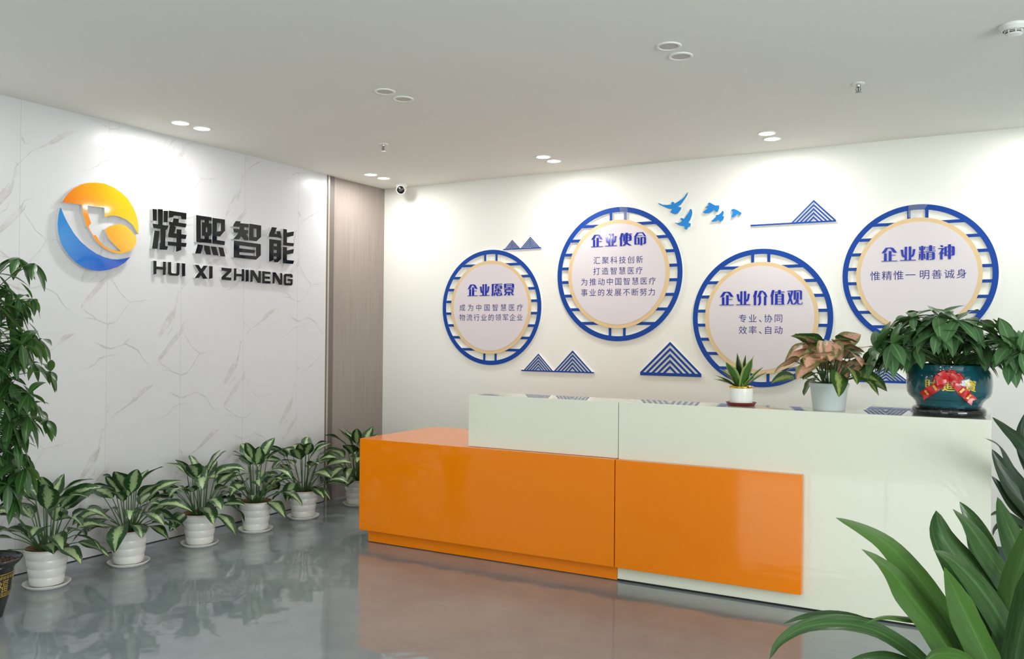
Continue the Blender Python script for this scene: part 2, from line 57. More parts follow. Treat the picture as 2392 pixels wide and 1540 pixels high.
VLINE=[([(0.5662,0.7276),(0.4895,0.6862),(0.4234,0.6313),(0.3365,0.5836),(0.2726,0.5479),(0.2239,0.4957),(0.1651,0.4228)],[0.002,0.006,0.012,0.009,0.005,0.003,0.003]),([(0.1577,0.457),(0.18,0.4473),(0.1651,0.4228)],[0.002,0.008,0.003]),([(0.2082,0.6139),(0.2227,0.5818),(0.2006,0.5579)],[0.002,0.004,0.006]),([(0.1651,0.4228),(0.1589,0.378),(0.1459,0.3248),(0.1302,0.2719),(0.0903,0.2094)],[0.003,0.003,0.003,0.003,0.003]),([(0.1295,0.3198),(0.0894,0.2729),(0.0499,0.2108),(0.0109,0.1388)],[0.003,0.004,0.004,0.003]),([(0.1568,0.3353),(0.1413,0.2663),(0.0904,0.1988),(0.0113,0.1126)],[0.003,0.004,0.004,0.003]),([(0.267,0.249),(0.2209,0.2266),(0.1869,0.1634),(0.1392,0.1226),(0.0134,-0.0288)],[0.002,0.003,0.004,0.003,0.002]),([(0.2282,0.2049),(0.2148,0.1623),(0.1332,0.0697),(0.0084,-0.0557)],[0.002,0.005,0.004,0.003]),([(0.1244,0.203),(0.1181,0.166),(0.0645,0.1259)],[0.002,0.004,0.003]),([(0.2249,0.1525),(0.2593,0.1047),(0.2904,0.0594),(0.3691,0.0),(0.4345,0.0093),(0.4664,0.0141),(0.514,0.0218)],[0.002,0.003,0.003,0.004,0.005,0.004,0.002]),([(0.46,0.0141),(0.4563,0.0018),(0.454,-0.0135)],[0.002,0.003,0.002]),([(0.3691,0.0),(0.341,-0.0371),(0.3108,-0.0818),(0.2807,-0.1162),(0.2629,-0.1457)],[0.002,0.003,0.003,0.003,0.002]),([(0.0292,-0.0553),(0.05,-0.08),(0.0789,-0.0906),(0.1316,-0.1294),(0.2052,-0.1536),(0.2568,-0.1435),(0.2807,-0.1162)],[0.002,0.004,0.004,0.004,0.005,0.004,0.003]),([(0.0449,-0.1188),(0.1199,-0.1231),(0.1671,-0.1424)],[0.002,0.004,0.002]),([(0.2052,-0.1536),(0.2031,-0.1734),(0.2058,-0.1914)],[0.003,0.003,0.002]),([(0.1104,-0.2757),(0.1516,-0.2946),(0.1836,-0.3093),(0.2231,-0.3185),(0.2833,-0.302),(0.3384,-0.2858),(0.3885,-0.3079),(0.4394,-0.3312),(0.4721,-0.3846),(0.4918,-0.4117),(0.531,-0.4331)],[0.002,0.008,0.012,0.007,0.004,0.005,0.006,0.005,0.004,0.003,0.002]),([(0.3017,-0.303),(0.3382,-0.2747),(0.3726,-0.246)],[0.002,0.003,0.002]),([(0.2962,-0.351),(0.2418,-0.3645),(0.1821,-0.3686),(0.1411,-0.3875),(0.1124,-0.4198),(0.0552,-0.4496),(0.001,-0.4666)],[0.002,0.003,0.006,0.007,0.004,0.003,0.002]),([(0.1614,-0.8863),(0.1736,-0.9055),(0.1639,-0.9227),(0.1679,-0.9312)],[0.0015,0.002,0.002,0.0015]),([(0.1986,-0.6897),(0.2141,-0.7226),(0.2445,-0.7293)],[0.002,0.005,0.003])]
VFILL=[[(0.1607,0.3512),(0.1364,0.3143),(0.0762,0.2521),(0.0109,0.1388),(0.0113,0.1126),(0.0904,0.1988),(0.1372,0.2611)],[(0.2209,0.2266),(0.1869,0.1634),(0.1392,0.1226),(0.0133,-0.0236),(0.0084,-0.0557),(0.1332,0.0697),(0.208,0.1518)],[(0.5662,0.7276),(0.4966,0.7176),(0.4301,0.6734),(0.3365,0.5836),(0.4234,0.6291),(0.5121,0.6868)]]
BGB=(5.46,-1.423,0.388)

# ------------------------------------------------------------------ helpers
def mesh_obj(name, bm, mats, parent=None, root=None, smooth=False):
    """link bm (world coordinates, or local if root is None) as one mesh object"""
    if root is not None:
        bmesh.ops.translate(bm, verts=bm.verts, vec=-Vector(root))
    me = bpy.data.meshes.new(name); bm.to_mesh(me); bm.free()
    if not isinstance(mats, (list, tuple)): mats = [mats]
    for m in mats: me.materials.append(m)
    if smooth:
        for p in me.polygons: p.use_smooth = True
    o = bpy.data.objects.new(name, me); C.objects.link(o)
    if parent is not None: o.parent = parent
    elif root is not None: o.location = root
    return o

def tag(o, label=None, cat=None, group=None, kind=None):
    if label: o['label'] = label
    if cat: o['category'] = cat
    if group: o['group'] = group
    if kind: o['kind'] = kind
    return o

def thing(name, loc, label, cat, group=None):
    o = bpy.data.objects.new(name, None); C.objects.link(o); o.location = loc
    o.empty_display_size = 0.1
    return tag(o, label, cat, group)

def box(bm, lo, hi, mi=0):
    x0, y0, z0 = lo; x1, y1, z1 = hi
    v = [bm.verts.new(p) for p in ((x0,y0,z0),(x1,y0,z0),(x1,y1,z0),(x0,y1,z0),(x0,y0,z1),(x1,y0,z1),(x1,y1,z1),(x0,y1,z1))]
    for f in ((0,3,2,1),(4,5,6,7),(0,1,5,4),(1,2,6,5),(2,3,7,6),(3,0,4,7)):
        bm.faces.new([v[i] for i in f]).material_index = mi
    return bm

def bevel(bm, w=0.003, seg=2):
    bmesh.ops.bevel(bm, geom=list(bm.edges), offset=w, segments=seg, affect='EDGES', profile=0.5, clamp_overlap=True)
    return bm

def lathe(bm, prof, seg=40, c=(0,0,0), mi=0, cap0=False, cap1=False):
    rings = []
    for r, z in prof:
        rings.append([bm.verts.new((c[0]+r*math.cos(2*PI*i/seg), c[1]+r*math.sin(2*PI*i/seg), c[2]+z)) for i in range(seg)])
    for a, b in zip(rings, rings[1:]):
        for i in range(seg):
            f = bm.faces.new((a[i], a[(i+1)%seg], b[(i+1)%seg], b[i])); f.material_index = mi; f.smooth = True
    if cap0: bm.faces.new(list(reversed(rings[0]))).material_index = mi
    if cap1: bm.faces.new(rings[-1]).material_index = mi
    return bm

def tube(bm, pts, rad, seg=8, mi=0, cap=True):
    pts = [Vector(p) for p in pts]; n = len(pts); rings = []
    for i, p in enumerate(pts):
        t = (pts[min(i+1,n-1)]-pts[max(i-1,0)]).normalized()
        a = t.cross(Vector((0,0,1)))
        if a.length < 1e-3: a = t.cross(Vector((1,0,0)))
        a.normalize(); b = t.cross(a)
        r = rad[i] if isinstance(rad, (list, tuple)) else rad
        rings.append([bm.verts.new(p+r*(math.cos(2*PI*k/seg)*a+math.sin(2*PI*k/seg)*b)) for k in range(seg)])
    for A, B in zip(rings, rings[1:]):
        for k in range(seg):
            f = bm.faces.new((A[k], A[(k+1)%seg], B[(k+1)%seg], B[k])); f.material_index = mi; f.smooth = True
    if cap:
        bm.faces.new(rings[0]).material_index = mi; bm.faces.new(list(reversed(rings[-1]))).material_index = mi
    return bm

def slab(bm, front, depth, mf=0, ms=1):
    """front: list of 3-D points; depth: vector from the front face to the back"""
    depth = Vector(depth); pts = [Vector(p) for p in front]
    nrm = Vector((0,0,0))
    for a, b in zip(pts, pts[1:]+pts[:1]): nrm += a.cross(b)
    if nrm.dot(-depth) < 0: pts.reverse()
    fv = [bm.verts.new(p) for p in pts]; bv = [bm.verts.new(p+depth) for p in pts]
    bm.faces.new(fv).material_index = mf
    bm.faces.new(list(reversed(bv))).material_index = ms
    n = len(pts)
    for i in range(n):
        bm.faces.new((fv[i], bv[i], bv[(i+1)%n], fv[(i+1)%n])).material_index = ms
    return bm

# ------------------------------------------------------------------ materials
def srgb(r, g, b):
    f = lambda c: (c/255/12.92) if c/255 <= 0.04045 else ((c/255+0.055)/1.055)**2.4
    return (f(r), f(g), f(b), 1)

class NT:
    def __init__(s, name):
        s.m = bpy.data.materials.new(name); s.m.use_nodes = True
        s.t = s.m.node_tree; s.b = s.t.nodes['Principled BSDF']
    def n(s, typ, **kw):
        nd = s.t.nodes.new(typ)
        for k, v in kw.items(): setattr(nd, k, v)
        return nd
    def l(s, a, b): s.t.links.new(a, b)
    def math(s, op, a, b=None, c=None, clamp=False):
        nd = s.n('ShaderNodeMath', operation=op); nd.use_clamp = clamp
        for i, v in enumerate((a, b, c)):
            if v is None: continue
            if isinstance(v, (int, float)): nd.inputs[i].default_value = v
            else: s.l(v, nd.inputs[i])
        return nd.outputs[0]
    def mix(s, f, a, b):
        nd = s.n('ShaderNodeMix', data_type='RGBA')
        for i, v in ((0, f), (6, a), (7, b)):
            if isinstance(v, (int, float)): nd.inputs[i].default_value = v
            elif isinstance(v, tuple): nd.inputs[i].default_value = v
            else: s.l(v, nd.inputs[i])
        return nd.outputs[2]
    def ramp(s, f, stops):
        nd = s.n('ShaderNodeValToRGB'); e = nd.color_ramp.elements
        while len(e) < len(stops): e.new(0.5)
        for q, (p, c) in zip(e, stops): q.position = p; q.color = c
        s.l(f, nd.inputs[0]); return nd.outputs[0]
    def noise(s, vec, scale, detail=3, rough=0.5, dist=0.0):
        nd = s.n('ShaderNodeTexNoise'); nd.inputs['Scale'].default_value = scale; nd.inputs['Detail'].default_value = detail
        nd.inputs['Roughness'].default_value = rough; nd.inputs['Distortion'].default_value = dist
        if vec is not None: s.l(vec, nd.inputs['Vector'])
        return nd
    def bump(s, h, strength, dist):
        nd = s.n('ShaderNodeBump'); nd.inputs['Strength'].default_value = strength; nd.inputs['Distance'].default_value = dist
        s.l(h, nd.inputs['Height']); s.l(nd.outputs[0], s.b.inputs['Normal'])

def plain(name, col, rough=0.5, spec=0.5, metal=0.0, coat=0.0, var=0.0, bump=0.0, bscale=200):
    t = NT(name); b = t.b
    b.inputs['Base Color'].default_value = col; b.inputs['Roughness'].default_value = rough
    b.inputs['Specular IOR Level'].default_value = spec; b.inputs['Metallic'].default_value = metal
    b.inputs['Coat Weight'].default_value = coat; b.inputs['Coat Roughness'].default_value = 0.03
    if var or bump:
        tc = t.n('ShaderNodeTexCoord')
        if var:
            nz = t.noise(tc.outputs['Object'], 9, 4)
            lo = tuple(c*(1-var) for c in col[:3])+(1,); hi = tuple(min(1, c*(1+var)) for c in col[:3])+(1,)
            t.l(t.mix(nz.outputs[0], lo, hi), b.inputs['Base Color'])
        if bump:
            nz = t.noise(tc.outputs['Object'], bscale, 2); t.bump(nz.outputs[0], bump, 0.002)
    return t.m

def m_marble():
    t = NT('marble_panel'); b = t.b
    tc = t.n('ShaderNodeTexCoord'); sp = t.n('ShaderNodeSeparateXYZ'); t.l(tc.outputs['Object'], sp.inputs[0])
    yy = t.math('ADD', sp.outputs[1], 20.0)
    pid = t.math('FLOOR', t.math('DIVIDE', t.math('ADD', yy, 0.797), 0.594))      # panel number along the wall
    fr = t.math('FRACT', t.math('DIVIDE', t.math('ADD', yy, 0.797), 0.594))
    off = t.math('MULTIPLY', t.math('MODULO', pid, 2.0), 0.95)
    cx = t.n('ShaderNodeCombineXYZ')
    t.l(t.math('ADD', sp.outputs[1], t.math('MULTIPLY', pid, 0.21)), cx.inputs[0]); t.l(t.math('ADD', sp.outputs[2], off), cx.inputs[1])
    t.l(t.math('MULTIPLY', t.math('MODULO', pid, 2.0), 3.7), cx.inputs[2])
    cloud = t.noise(cx.outputs[0], 1.1, 3)
    col = t.mix(cloud.outputs[0], srgb(206,206,208), srgb(217,217,218))
    seam = t.math('LESS_THAN', fr, 0.005)
    t.l(t.mix(t.math('MULTIPLY', seam, 0.3), col, srgb(120,120,122)), b.inputs['Base Color'])
    b.inputs['Roughness'].default_value = 0.28; b.inputs['Specular IOR Level'].default_value = 0.3
    return t.m

def m_vein(name, lo, hi, rough):
    t = NT(name); b = t.b; tc = t.n('ShaderNodeTexCoord')
    nz = t.noise(tc.outputs['Object'], 14, 5, 0.65)
    t.l(t.mix(t.ramp(nz.outputs[0], [(0.36,(0,0,0,1)),(0.62,(1,1,1,1))]), lo, hi), b.inputs['Base Color'])
    b.inputs['Roughness'].default_value = rough; b.inputs['Specular IOR Level'].default_value = 0.3
    return t.m

def m_floor():
    t = NT('epoxy_floor'); b = t.b
    tc = t.n('ShaderNodeTexCoord')
    n1 = t.noise(tc.outputs['Object'], 0.9, 5, 0.6, 0.6); n2 = t.noise(tc.outputs['Object'], 5.5, 4, 0.6)
    f = t.math('ADD', t.math('MULTIPLY', n1.outputs[0], 0.75), t.math('MULTIPLY', n2.outputs[0], 0.25))
    t.l(t.ramp(f, [(0.35, srgb(118,130,134)), (0.5, srgb(130,141,144)), (0.66, srgb(142,151,152))]), b.inputs['Base Color'])
    n3 = t.noise(tc.outputs['Object'], 7, 4, 0.6)
    t.l(t.math('ADD', 0.03, t.math('MULTIPLY', n3.outputs[0], 0.06)), b.inputs['Roughness'])
    b.inputs['Specular IOR Level'].default_value = 1.0
    n4 = t.noise(tc.outputs['Object'], 4.5, 2, 0.4); t.bump(n4.outputs[0], 0.16, 0.02)
    return t.m

def m_wood():
    t = NT('grey_wood_veneer'); b = t.b
    tc = t.n('ShaderNodeTexCoord'); mp = t.n('ShaderNodeMapping'); t.l(tc.outputs['Object'], mp.inputs[0]); mp.inputs['Scale'].default_value = (1, 60, 0.5)
    n1 = t.noise(mp.outputs[0], 3, 5, 0.65)
    t.l(t.ramp(n1.outputs[0], [(0.3, srgb(140,129,122)), (0.5, srgb(154,143,136)), (0.7, srgb(166,155,148))]), b.inputs['Base Color'])
    b.inputs['Roughness'].default_value = 0.45; b.inputs['Specular IOR Level'].default_value = 0.3
    return t.m

def m_leaf(name, edge, centre, cw, jag=0.35, rough=0.38, streak=None, spots=0.0, back=None):
    """leaf with u across (0..1) and v along the blade; the pale feathered streak lies along the midrib"""
    t = NT(name); b = t.b
    uv = t.n('ShaderNodeUVMap'); sp = t.n('ShaderNodeSeparateXYZ'); t.l(uv.outputs[0], sp.inputs[0])
    tc = t.n('ShaderNodeTexCoord')
    ax = t.math('ABSOLUTE', t.math('SUBTRACT', t.math('MULTIPLY', sp.outputs[0], 2.0), 1.0))
    nz = t.noise(tc.outputs['Object'], 70, 4, 0.7); nl = t.noise(tc.outputs['Object'], 7, 2)
    j = t.math('ADD', ax, t.math('MULTIPLY', t.math('SUBTRACT', nz.outputs[0], 0.5), jag))
    j = t.math('ADD', j, t.math('MULTIPLY', t.math('SUBTRACT', nl.outputs[0], 0.5), 0.9*jag))
    f = t.ramp(j, [(max(0.0, cw-0.1), (1,1,1,1)), (cw+0.08, (0,0,0,1))])
    e2 = tuple(c*0.62 for c in edge[:3])+(1,)
    ec = t.mix(nl.outputs[0], e2, edge)
    c2 = tuple(min(1, c*1.2) for c in centre[:3])+(1,)
    cc = t.mix(nz.outputs[0], centre, c2)
    col = t.mix(f, ec, cc)
    if spots:
        vz = t.noise(tc.outputs['Object'], 45, 5, 0.7)
        col = t.mix(t.ramp(vz.outputs[0], [(0.52,(0,0,0,1)),(0.62,(spots,spots,spots,1))]), col, edge)
    if streak:
        cm = t.n('ShaderNodeCombineXYZ'); t.l(t.math('MULTIPLY', sp.outputs[0], 34.0), cm.inputs[0]); t.l(t.math('MULTIPLY', sp.outputs[1], 1.6), cm.inputs[1])
        t.l(t.math('MULTIPLY', t.n('ShaderNodeObjectInfo').outputs['Random'], 50.0), cm.inputs[2])
        sn = t.noise(cm.outputs[0], 1.0, 4, 0.7)
        rd = t.n('ShaderNodeObjectInfo').outputs['Random']
        col = t.mix(t.math('MULTIPLY', t.math('GREATER_THAN', rd, 0.55), 0.45), col, back or streak)
        col = t.mix(t.ramp(sn.outputs[0], [(0.4,(0,0,0,1)),(0.7,(0.75,0.75,0.75,1))]), col, streak)
    rib = t.math('LESS_THAN', ax, 0.035)
    col = t.mix(t.math('MULTIPLY', rib, 0.35), col, tuple(min(1, c*1.5+0.03) for c in centre[:3])+(1,))
    if back:
        gm = t.n('ShaderNodeNewGeometry'); col = t.mix(t.math('MULTIPLY', gm.outputs['Backfacing'], 0.6), col, back)
    t.l(col, b.inputs['Base Color'])
    b.inputs['Roughness'].default_value = rough; b.inputs['Specular IOR Level'].default_value = 0.45
    b.inputs['Subsurface Weight'].default_value = 0.0
    wv = t.n('ShaderNodeTexWave'); t.l(uv.outputs[0], wv.inputs[0]); wv.inputs['Scale'].default_value = 3; wv.bands_direction = 'DIAGONAL'
    t.bump(wv.outputs[1], 0.08, 0.004)
    return t.m

def m_orange_logo():
    t = NT('orange_yellow_acrylic'); b = t.b
    tc = t.n('ShaderNodeTexCoord'); sp = t.n('ShaderNodeSeparateXYZ'); t.l(tc.outputs['Object'], sp.inputs[0])
    # object origin is the emblem centre; y runs along the wall (left to right), z is up
    g = t.math('ADD', t.math('MULTIPLY', sp.outputs[1], 1.35), t.math('MULTIPLY', sp.outputs[2], 0.65))
    t.l(t.ramp(t.math('ADD', g, 0.45), [(0.05, srgb(226,84,16)), (0.26, srgb(234,128,14)), (0.5, srgb(236,158,8)), (0.78, srgb(238,186,12))]), b.inputs['Base Color'])
    b.inputs['Roughness'].default_value = 0.06; b.inputs['Coat Weight'].default_value = 0.5
    return t.m

def m_blue_logo():
    t = NT('blue_acrylic'); b = t.b
    tc = t.n('ShaderNodeTexCoord'); sp = t.n('ShaderNodeSeparateXYZ'); t.l(tc.outputs['Object'], sp.inputs[0])
    g = t.math('ADD', t.math('SUBTRACT', sp.outputs[1], t.math('MULTIPLY', sp.outputs[2], 0.7)), 0.4)
    t.l(t.ramp(g, [(0.2, srgb(28,130,206)), (0.55, srgb(24,98,194)), (0.85, srgb(30,62,170))]), b.inputs['Base Color'])
    b.inputs['Roughness'].default_value = 0.06; b.inputs['Coat Weight'].default_value = 0.5
    return t.m

def m_emit(name, col, st):
    t = NT(name); t.b.inputs['Emission Color'].default_value = col; t.b.inputs['Emission Strength'].default_value = st
    t.b.inputs['Base Color'].default_value = (0.8,0.8,0.8,1); return t.m

def m_gloss(name, col, rough, wob):
    t = NT(name); b = t.b; tc = t.n('ShaderNodeTexCoord')
    b.inputs['Base Color'].default_value = col; b.inputs['Roughness'].default_value = rough
    b.inputs['Specular IOR Level'].default_value = 0.36
    n = t.noise(tc.outputs['Object'], 2.2, 2, 0.4); t.bump(n.outputs[0], wob, 0.02)
    return t.m

def m_pebbles():
    t = NT('brown_pebbles'); b = t.b; tc = t.n('ShaderNodeTexCoord')
    v = t.n('ShaderNodeTexVoronoi'); v.inputs['Scale'].default_value = 60; t.l(tc.outputs['Object'], v.inputs['Vector'])
    sp = t.n('ShaderNodeSeparateColor'); t.l(v.outputs['Color'], sp.inputs[0])
    t.l(t.ramp(sp.outputs[0], [(0, srgb(52,36,32)), (1, srgb(110,82,74))]), b.inputs['Base Color'])
    b.inputs['Roughness'].default_value = 0.7; return t.m

WALL = plain('white_wall_paint', srgb(240,240,234), 0.55, 0.3, bump=0.04, bscale=260)
CEIL = plain('ceiling_paint', srgb(238,237,231), 0.8, 0.2, bump=0.03, bscale=220)
MARBLE, FLOOR, WOOD = m_marble(), m_floor(), m_wood()
VEINL = m_vein('marble_vein', srgb(188,182,177), srgb(208,206,205), 0.28)
VEINF = m_vein('marble_vein_band', srgb(195,191,188), srgb(211,210,210), 0.28)
DARKWOOD = plain('dark_edge_wood', srgb(112,104,98), 0.5, var=0.1)
TRIM = plain('champagne_trim', srgb(196,186,172), 0.3, metal=0.5)
SKIRT = plain('grey_skirting', srgb(82,92,95), 0.4, var=0.05)
GAP = plain('shadow_gap', srgb(22,22,26), 0.6, bump=0.1)
ORANGE_L = m_gloss('orange_lacquer', srgb(244,132,10), 0.06, 0.004)
WHITE_L = m_gloss('white_lacquer', srgb(228,229,214), 0.02, 0.002)
BLUEB = plain('blue_board_face', srgb(10,66,156), 0.5, 0.3, var=0.06)
BOARD = plain('white_board_edge', srgb(238,236,232), 0.55, bump=0.05)
SKYB = plain('sky_blue_board_face', srgb(28,132,212), 0.35, var=0.05)
TAN = plain('tan_board', srgb(226,196,150), 0.5, var=0.03)
PANEL = plain('pale_lilac_panel', srgb(222,214,218), 0.42, bump=0.02)
INK = plain('blue_print', srgb(20,26,128), 0.5, var=0.05)
TITLEM = plain('blue_acrylic_letter', srgb(14,38,170), 0.08, coat=0.4, var=0.04)
BLACKA = plain('black_acrylic', srgb(14,15,16), 0.06, 0.28, var=0.1)
SIDEA = plain('clear_acrylic_edge', srgb(206,206,206), 0.15, 0.6, metal=0.25, bump=0.05)
WPLAST = plain('white_plastic', srgb(236,236,232), 0.3, var=0.02)
POTW = plain('white_pot_plastic', srgb(234,234,228), 0.28, var=0.03)
RIMB = plain('terracotta_liner', srgb(134,84,62), 0.6, var=0.1)
SOIL = plain('dark_soil', srgb(46,36,30), 0.9, var=0.4, bump=0.8, bscale=120)
STEMG = plain('green_stem', srgb(62,96,48), 0.45, var=0.25)
LAMPON = m_emit('lamp_glow', (1.0, 0.97, 0.92, 1), 22)
LAMPOFF = plain('lamp_off_diffuser', srgb(196,190,184), 0.5, bump=0.1)
RING = plain('lamp_ring', srgb(236,236,230), 0.35, var=0.02)
CHROME = plain('sprinkler_metal', srgb(190,190,186), 0.2, metal=1.0, var=0.05)
DARK = plain('black_plastic', srgb(14,14,15), 0.25, var=0.1)
LENS = plain('lens_glass', srgb(60,64,68), 0.05, coat=1.0, var=0.1)

# ------------------------------------------------------------------ room shell
def struct(name, bm, mat): return tag(mesh_obj(name, bm, mat), kind='structure')
struct('floor', box(bmesh.new(), (-0.1, FY, -0.1), (RX, 0.1, 0)), FLOOR)
struct('ceiling', box(bmesh.new(), (-0.1, FY, H), (RX, 0.1, H+0.1)), CEIL)
struct('wall_back', box(bmesh.new(), (-0.1, 0, 0), (RX, 0.12, H)), WALL)
MY = -0.842     # where the marble stops and the veneer begins
bm = box(bmesh.new(), (-0.12, FY, 0), (0, MY, H))
# the printed vein pattern of the panels: the same tile, dropped 0.363 m from each panel to the next
vr = random.Random(2)
def vface(pts, x, mi):
    if min(p[1] for p in pts) < 0.01 or max(p[1] for p in pts) > H-0.005 or max(p[0] for p in pts) > MY-0.004: return
    f = [bm.verts.new((x, a, b)) for a, b in pts]
    f = bm.faces.new(f); f.material_index = mi; f.normal_update()
    if f.normal.x < 0: f.normal_flip()
for k in range(-1, 6):
    ya = -3.172+0.5926*(k-2)
    for m in range(-3, 4):
        zh = 1.695-0.363*(k-2)+1.308*m
        for vi, P in enumerate(VFILL): vface([(ya+a, zh+b) for a, b in P], 0.0003+0.00004*vi, 2)
        for vi, (P, W_) in enumerate(VLINE):
            n = len(P); fine = []
            for i in range(n-1):          # subdivide with a little jitter so that the vein is not ruler-straight
                for q_ in range(4):
                    u = q_/4; jt = 0.0022 if (i or q_) else 0
                    fine.append((P[i][0]+(P[i+1][0]-P[i][0])*u+vr.uniform(-jt,jt), P[i][1]+(P[i+1][1]-P[i][1])*u+vr.uniform(-jt,jt), (W_[i]+(W_[min(i+1,len(W_)-1)]-W_[i])*u if i < len(W_) else W_[-1])*vr.uniform(0.6,1.3)))
            fine.append((P[-1][0], P[-1][1], W_[-1]*0.6)); L_, R_ = [], []
            for i, (a, b, wd) in enumerate(fine):
                p0, p1 = fine[max(i-1,0)], fine[min(i+1,len(fine)-1)]; dx, dz = p1[0]-p0[0], p1[1]-p0[1]; l_ = math.hypot(dx, dz) or 1
                L_.append((ya+a-dz/l_*wd/2, zh+b+dx/l_*wd/2)); R_.append((ya+a+dz/l_*wd/2, zh+b-dx/l_*wd/2))
            for i in range(len(fine)-1): vface([L_[i], L_[i+1], R_[i+1], R_[i]], 0.0005+0.00004*vi, 1)
tag(mesh_obj('wall_left', bm, [MARBLE, VEINL, VEINF]), kind='structure')
struct('wall_veneer', box(bmesh.new(), (-0.12, MY, 0), (-0.02, 0, H)), WOOD)
bm = bmesh.new(); box(bm, (-0.02, MY+0.016, 0), (0.004, MY+0.036, H)); struct('trim_1', bm, TRIM)
bm = bmesh.new(); box(bm, (-0.02, MY, 0), (0.0, MY+0.016, H)); box(bm, (-0.02, MY+0.036, 0), (-0.012, MY+0.115, H)); struct('trim_2', bm, DARKWOOD)
bm = bmesh.new(); box(bm, (0, FY, 0), (0.003, MY, 0.006)); struct('trim_3', bm, GAP)
bm = bmesh.new(); box(bm, (0, -0.012, 0), (RX, 0, 0.105)); struct('baseboard_back', bm, SKIRT)
# right wall with its glazed opening, front wall with its window (both behind the camera)
bm = bmesh.new()
box(bm, (RX, FY, 0), (RX+0.1, 0.1, 0.5)); box(bm, (RX, FY, 2.5), (RX+0.1, 0.1, H)); box(bm, (RX, FY, 0.5), (RX+0.1, -8.5, 2.5)); box(bm, (RX, -4.0, 0.5), (RX+0.1, 0.1, 2.5))
struct('wall_right', bm, WALL)
bm = bmesh.new()
box(bm, (-0.1, FY-0.1, 0), (RX, FY, 0.65)); box(bm, (-0.1, FY-0.1, 2.25), (RX, FY, H)); box(bm, (-0.1, FY-0.1, 0.65), (1.7, FY, 2.25)); box(bm, (5.1, FY-0.1, 0.65), (RX, FY, 2.25))
struct('wall_front', bm, WALL)
bm = bmesh.new()
for x in (1.7, 2.82, 3.94, 5.06): box(bm, (x, FY-0.06, 0.65), (x+0.04, FY-0.02, 2.25))
for z in (0.65, 2.21): box(bm, (1.7, FY-0.06, z), (5.1, FY-0.02, z+0.04))
struct('window_1', bm, WPLAST)
bm = bmesh.new()
for y in (-8.5, -7.4, -6.27, -5.15, -4.04): box(bm, (RX+0.02, y, 0.5), (RX+0.06, y+0.04, 2.5))
for z in (0.5, 2.46): box(bm, (RX+0.02, -8.5, z), (RX+0.06, -4.0, z+0.04))
struct('window_2', bm, WPLAST)

# ------------------------------------------------------------------ downlights
def lamp_light(parent, power):
    d = bpy.data.lights.new('lamp_light', 'AREA'); d.energy = power; d.shape = 'DISK'; d.size = 0.1
    d.color = (1.0, 0.985, 0.965)
    o = bpy.data.objects.new('lamp_light', d); C.objects.link(o); o.parent = parent; o.location = (0, 0, -0.012)
def downlight(x, y, on, label, power=0, group=None):
    t = thing('downlight', (x, y, H), label, 'ceiling light', group)
    bm = lathe(bmesh.new(), [(0.062,0),(0.062,-0.004),(0.059,-0.006),(0.054 if on else 0.048,-0.006),(0.052 if on else 0.045,-0.002)], 40)
    mesh_obj('trim_ring', bm, RING, t)
    bm = lathe(bmesh.new(), [(0.0525 if on else 0.0455,-0.0025),(0.03,-0.0028),(0.0005,-0.003)], 32)
    mesh_obj('diffuser', bm, LAMPON if on else LAMPOFF, t)
    if on: lamp_light(t, power)
    return t
DL = [
 (0.398,-2.725,1,'lit downlight over the marble wall, farther from the room corner of its pair'),
 (0.399,-2.548,1,'lit downlight over the marble wall, nearer the room corner of its pair'),
 (0.357,-0.674,1,'lit downlight in the room corner, left one of the pair above the wood veneer panel'),
 (0.352,-0.486,1,'lit downlight in the room corner, right one of the pair, nearest the security camera'),
 (2.058,-0.639,1,'lit downlight above the left part of the back wall, left one of its pair'),
 (2.059,-0.457,1,'lit downlight above the left part of the back wall, right one of its pair'),
 (3.789,-0.618,1,'lit downlight above the middle of the back wall, upper one of its overlapping pair'),
 (3.783,-0.437,1,'lit downlight above the middle of the back wall, lower one of its overlapping pair'),
 (2.081,-2.665,0,'unlit downlight left of ceiling centre, left one of its pair'),
 (2.082,-2.489,0,'unlit downlight left of ceiling centre, right one of its pair'),
 (3.790,-2.631,0,'unlit downlight nearest the top edge, upper one of its pair'),
 (3.792,-2.460,0,'unlit downlight nearest the top edge, lower one of its pair'),
]
for x, y, on, lb in DL: downlight(x, y, on, lb, SPOTW, 'recessed ceiling downlights')
for x, y in ((5.5,-0.62),(5.5,-0.44),(0.4,-4.6),(0.4,-4.42),(2.08,-4.6),(3.79,-4.6),(2.08,-6.6),(3.79,-6.6),(5.5,-6.6),(5.5,-4.6)):   # same rows outside the frame; most lamps toward the camera are added ambient fill
    downlight(x, y, 1, 'one of the lit downlights outside the frame, most of them added as fill light', SPOTW, 'recessed ceiling downlights')

# ------------------------------------------------------------------ ceiling fittings
def sprinkler(x, y, label):
    t = thing('fire_sprinkler', (x, y, H), label, 'sprinkler', 'ceiling sprinklers')
    mesh_obj('escutcheon', lathe(bmesh.new(), [(0.034,0),(0.034,-0.003),(0.02,-0.006),(0.012,-0.007)], 28), WPLAST, t)
    bm = lathe(bmesh.new(), [(0.012,-0.006),(0.012,-0.02),(0.008,-0.024),(0.0005,-0.024)], 16)
    for s in (-1, 1): tube(bm, [(s*0.009,0,-0.02),(s*0.013,0,-0.034),(s*0.004,0,-0.05)], 0.0025, 6)
    mesh_obj('frame', bm, CHROME, t)
    mesh_obj('bulb', tube(bmesh.new(), [(0,0,-0.024),(0,0,-0.049)], 0.0025, 8), DARK, t)
    mesh_obj('deflector', lathe(bmesh.new(), [(0.001,-0.049),(0.02,-0.05),(0.021,-0.052),(0.001,-0.053)], 20), CHROME, t)
sprinkler(1.218, -1.584, 'small pendent sprinkler on the ceiling above the security camera, left of the two')
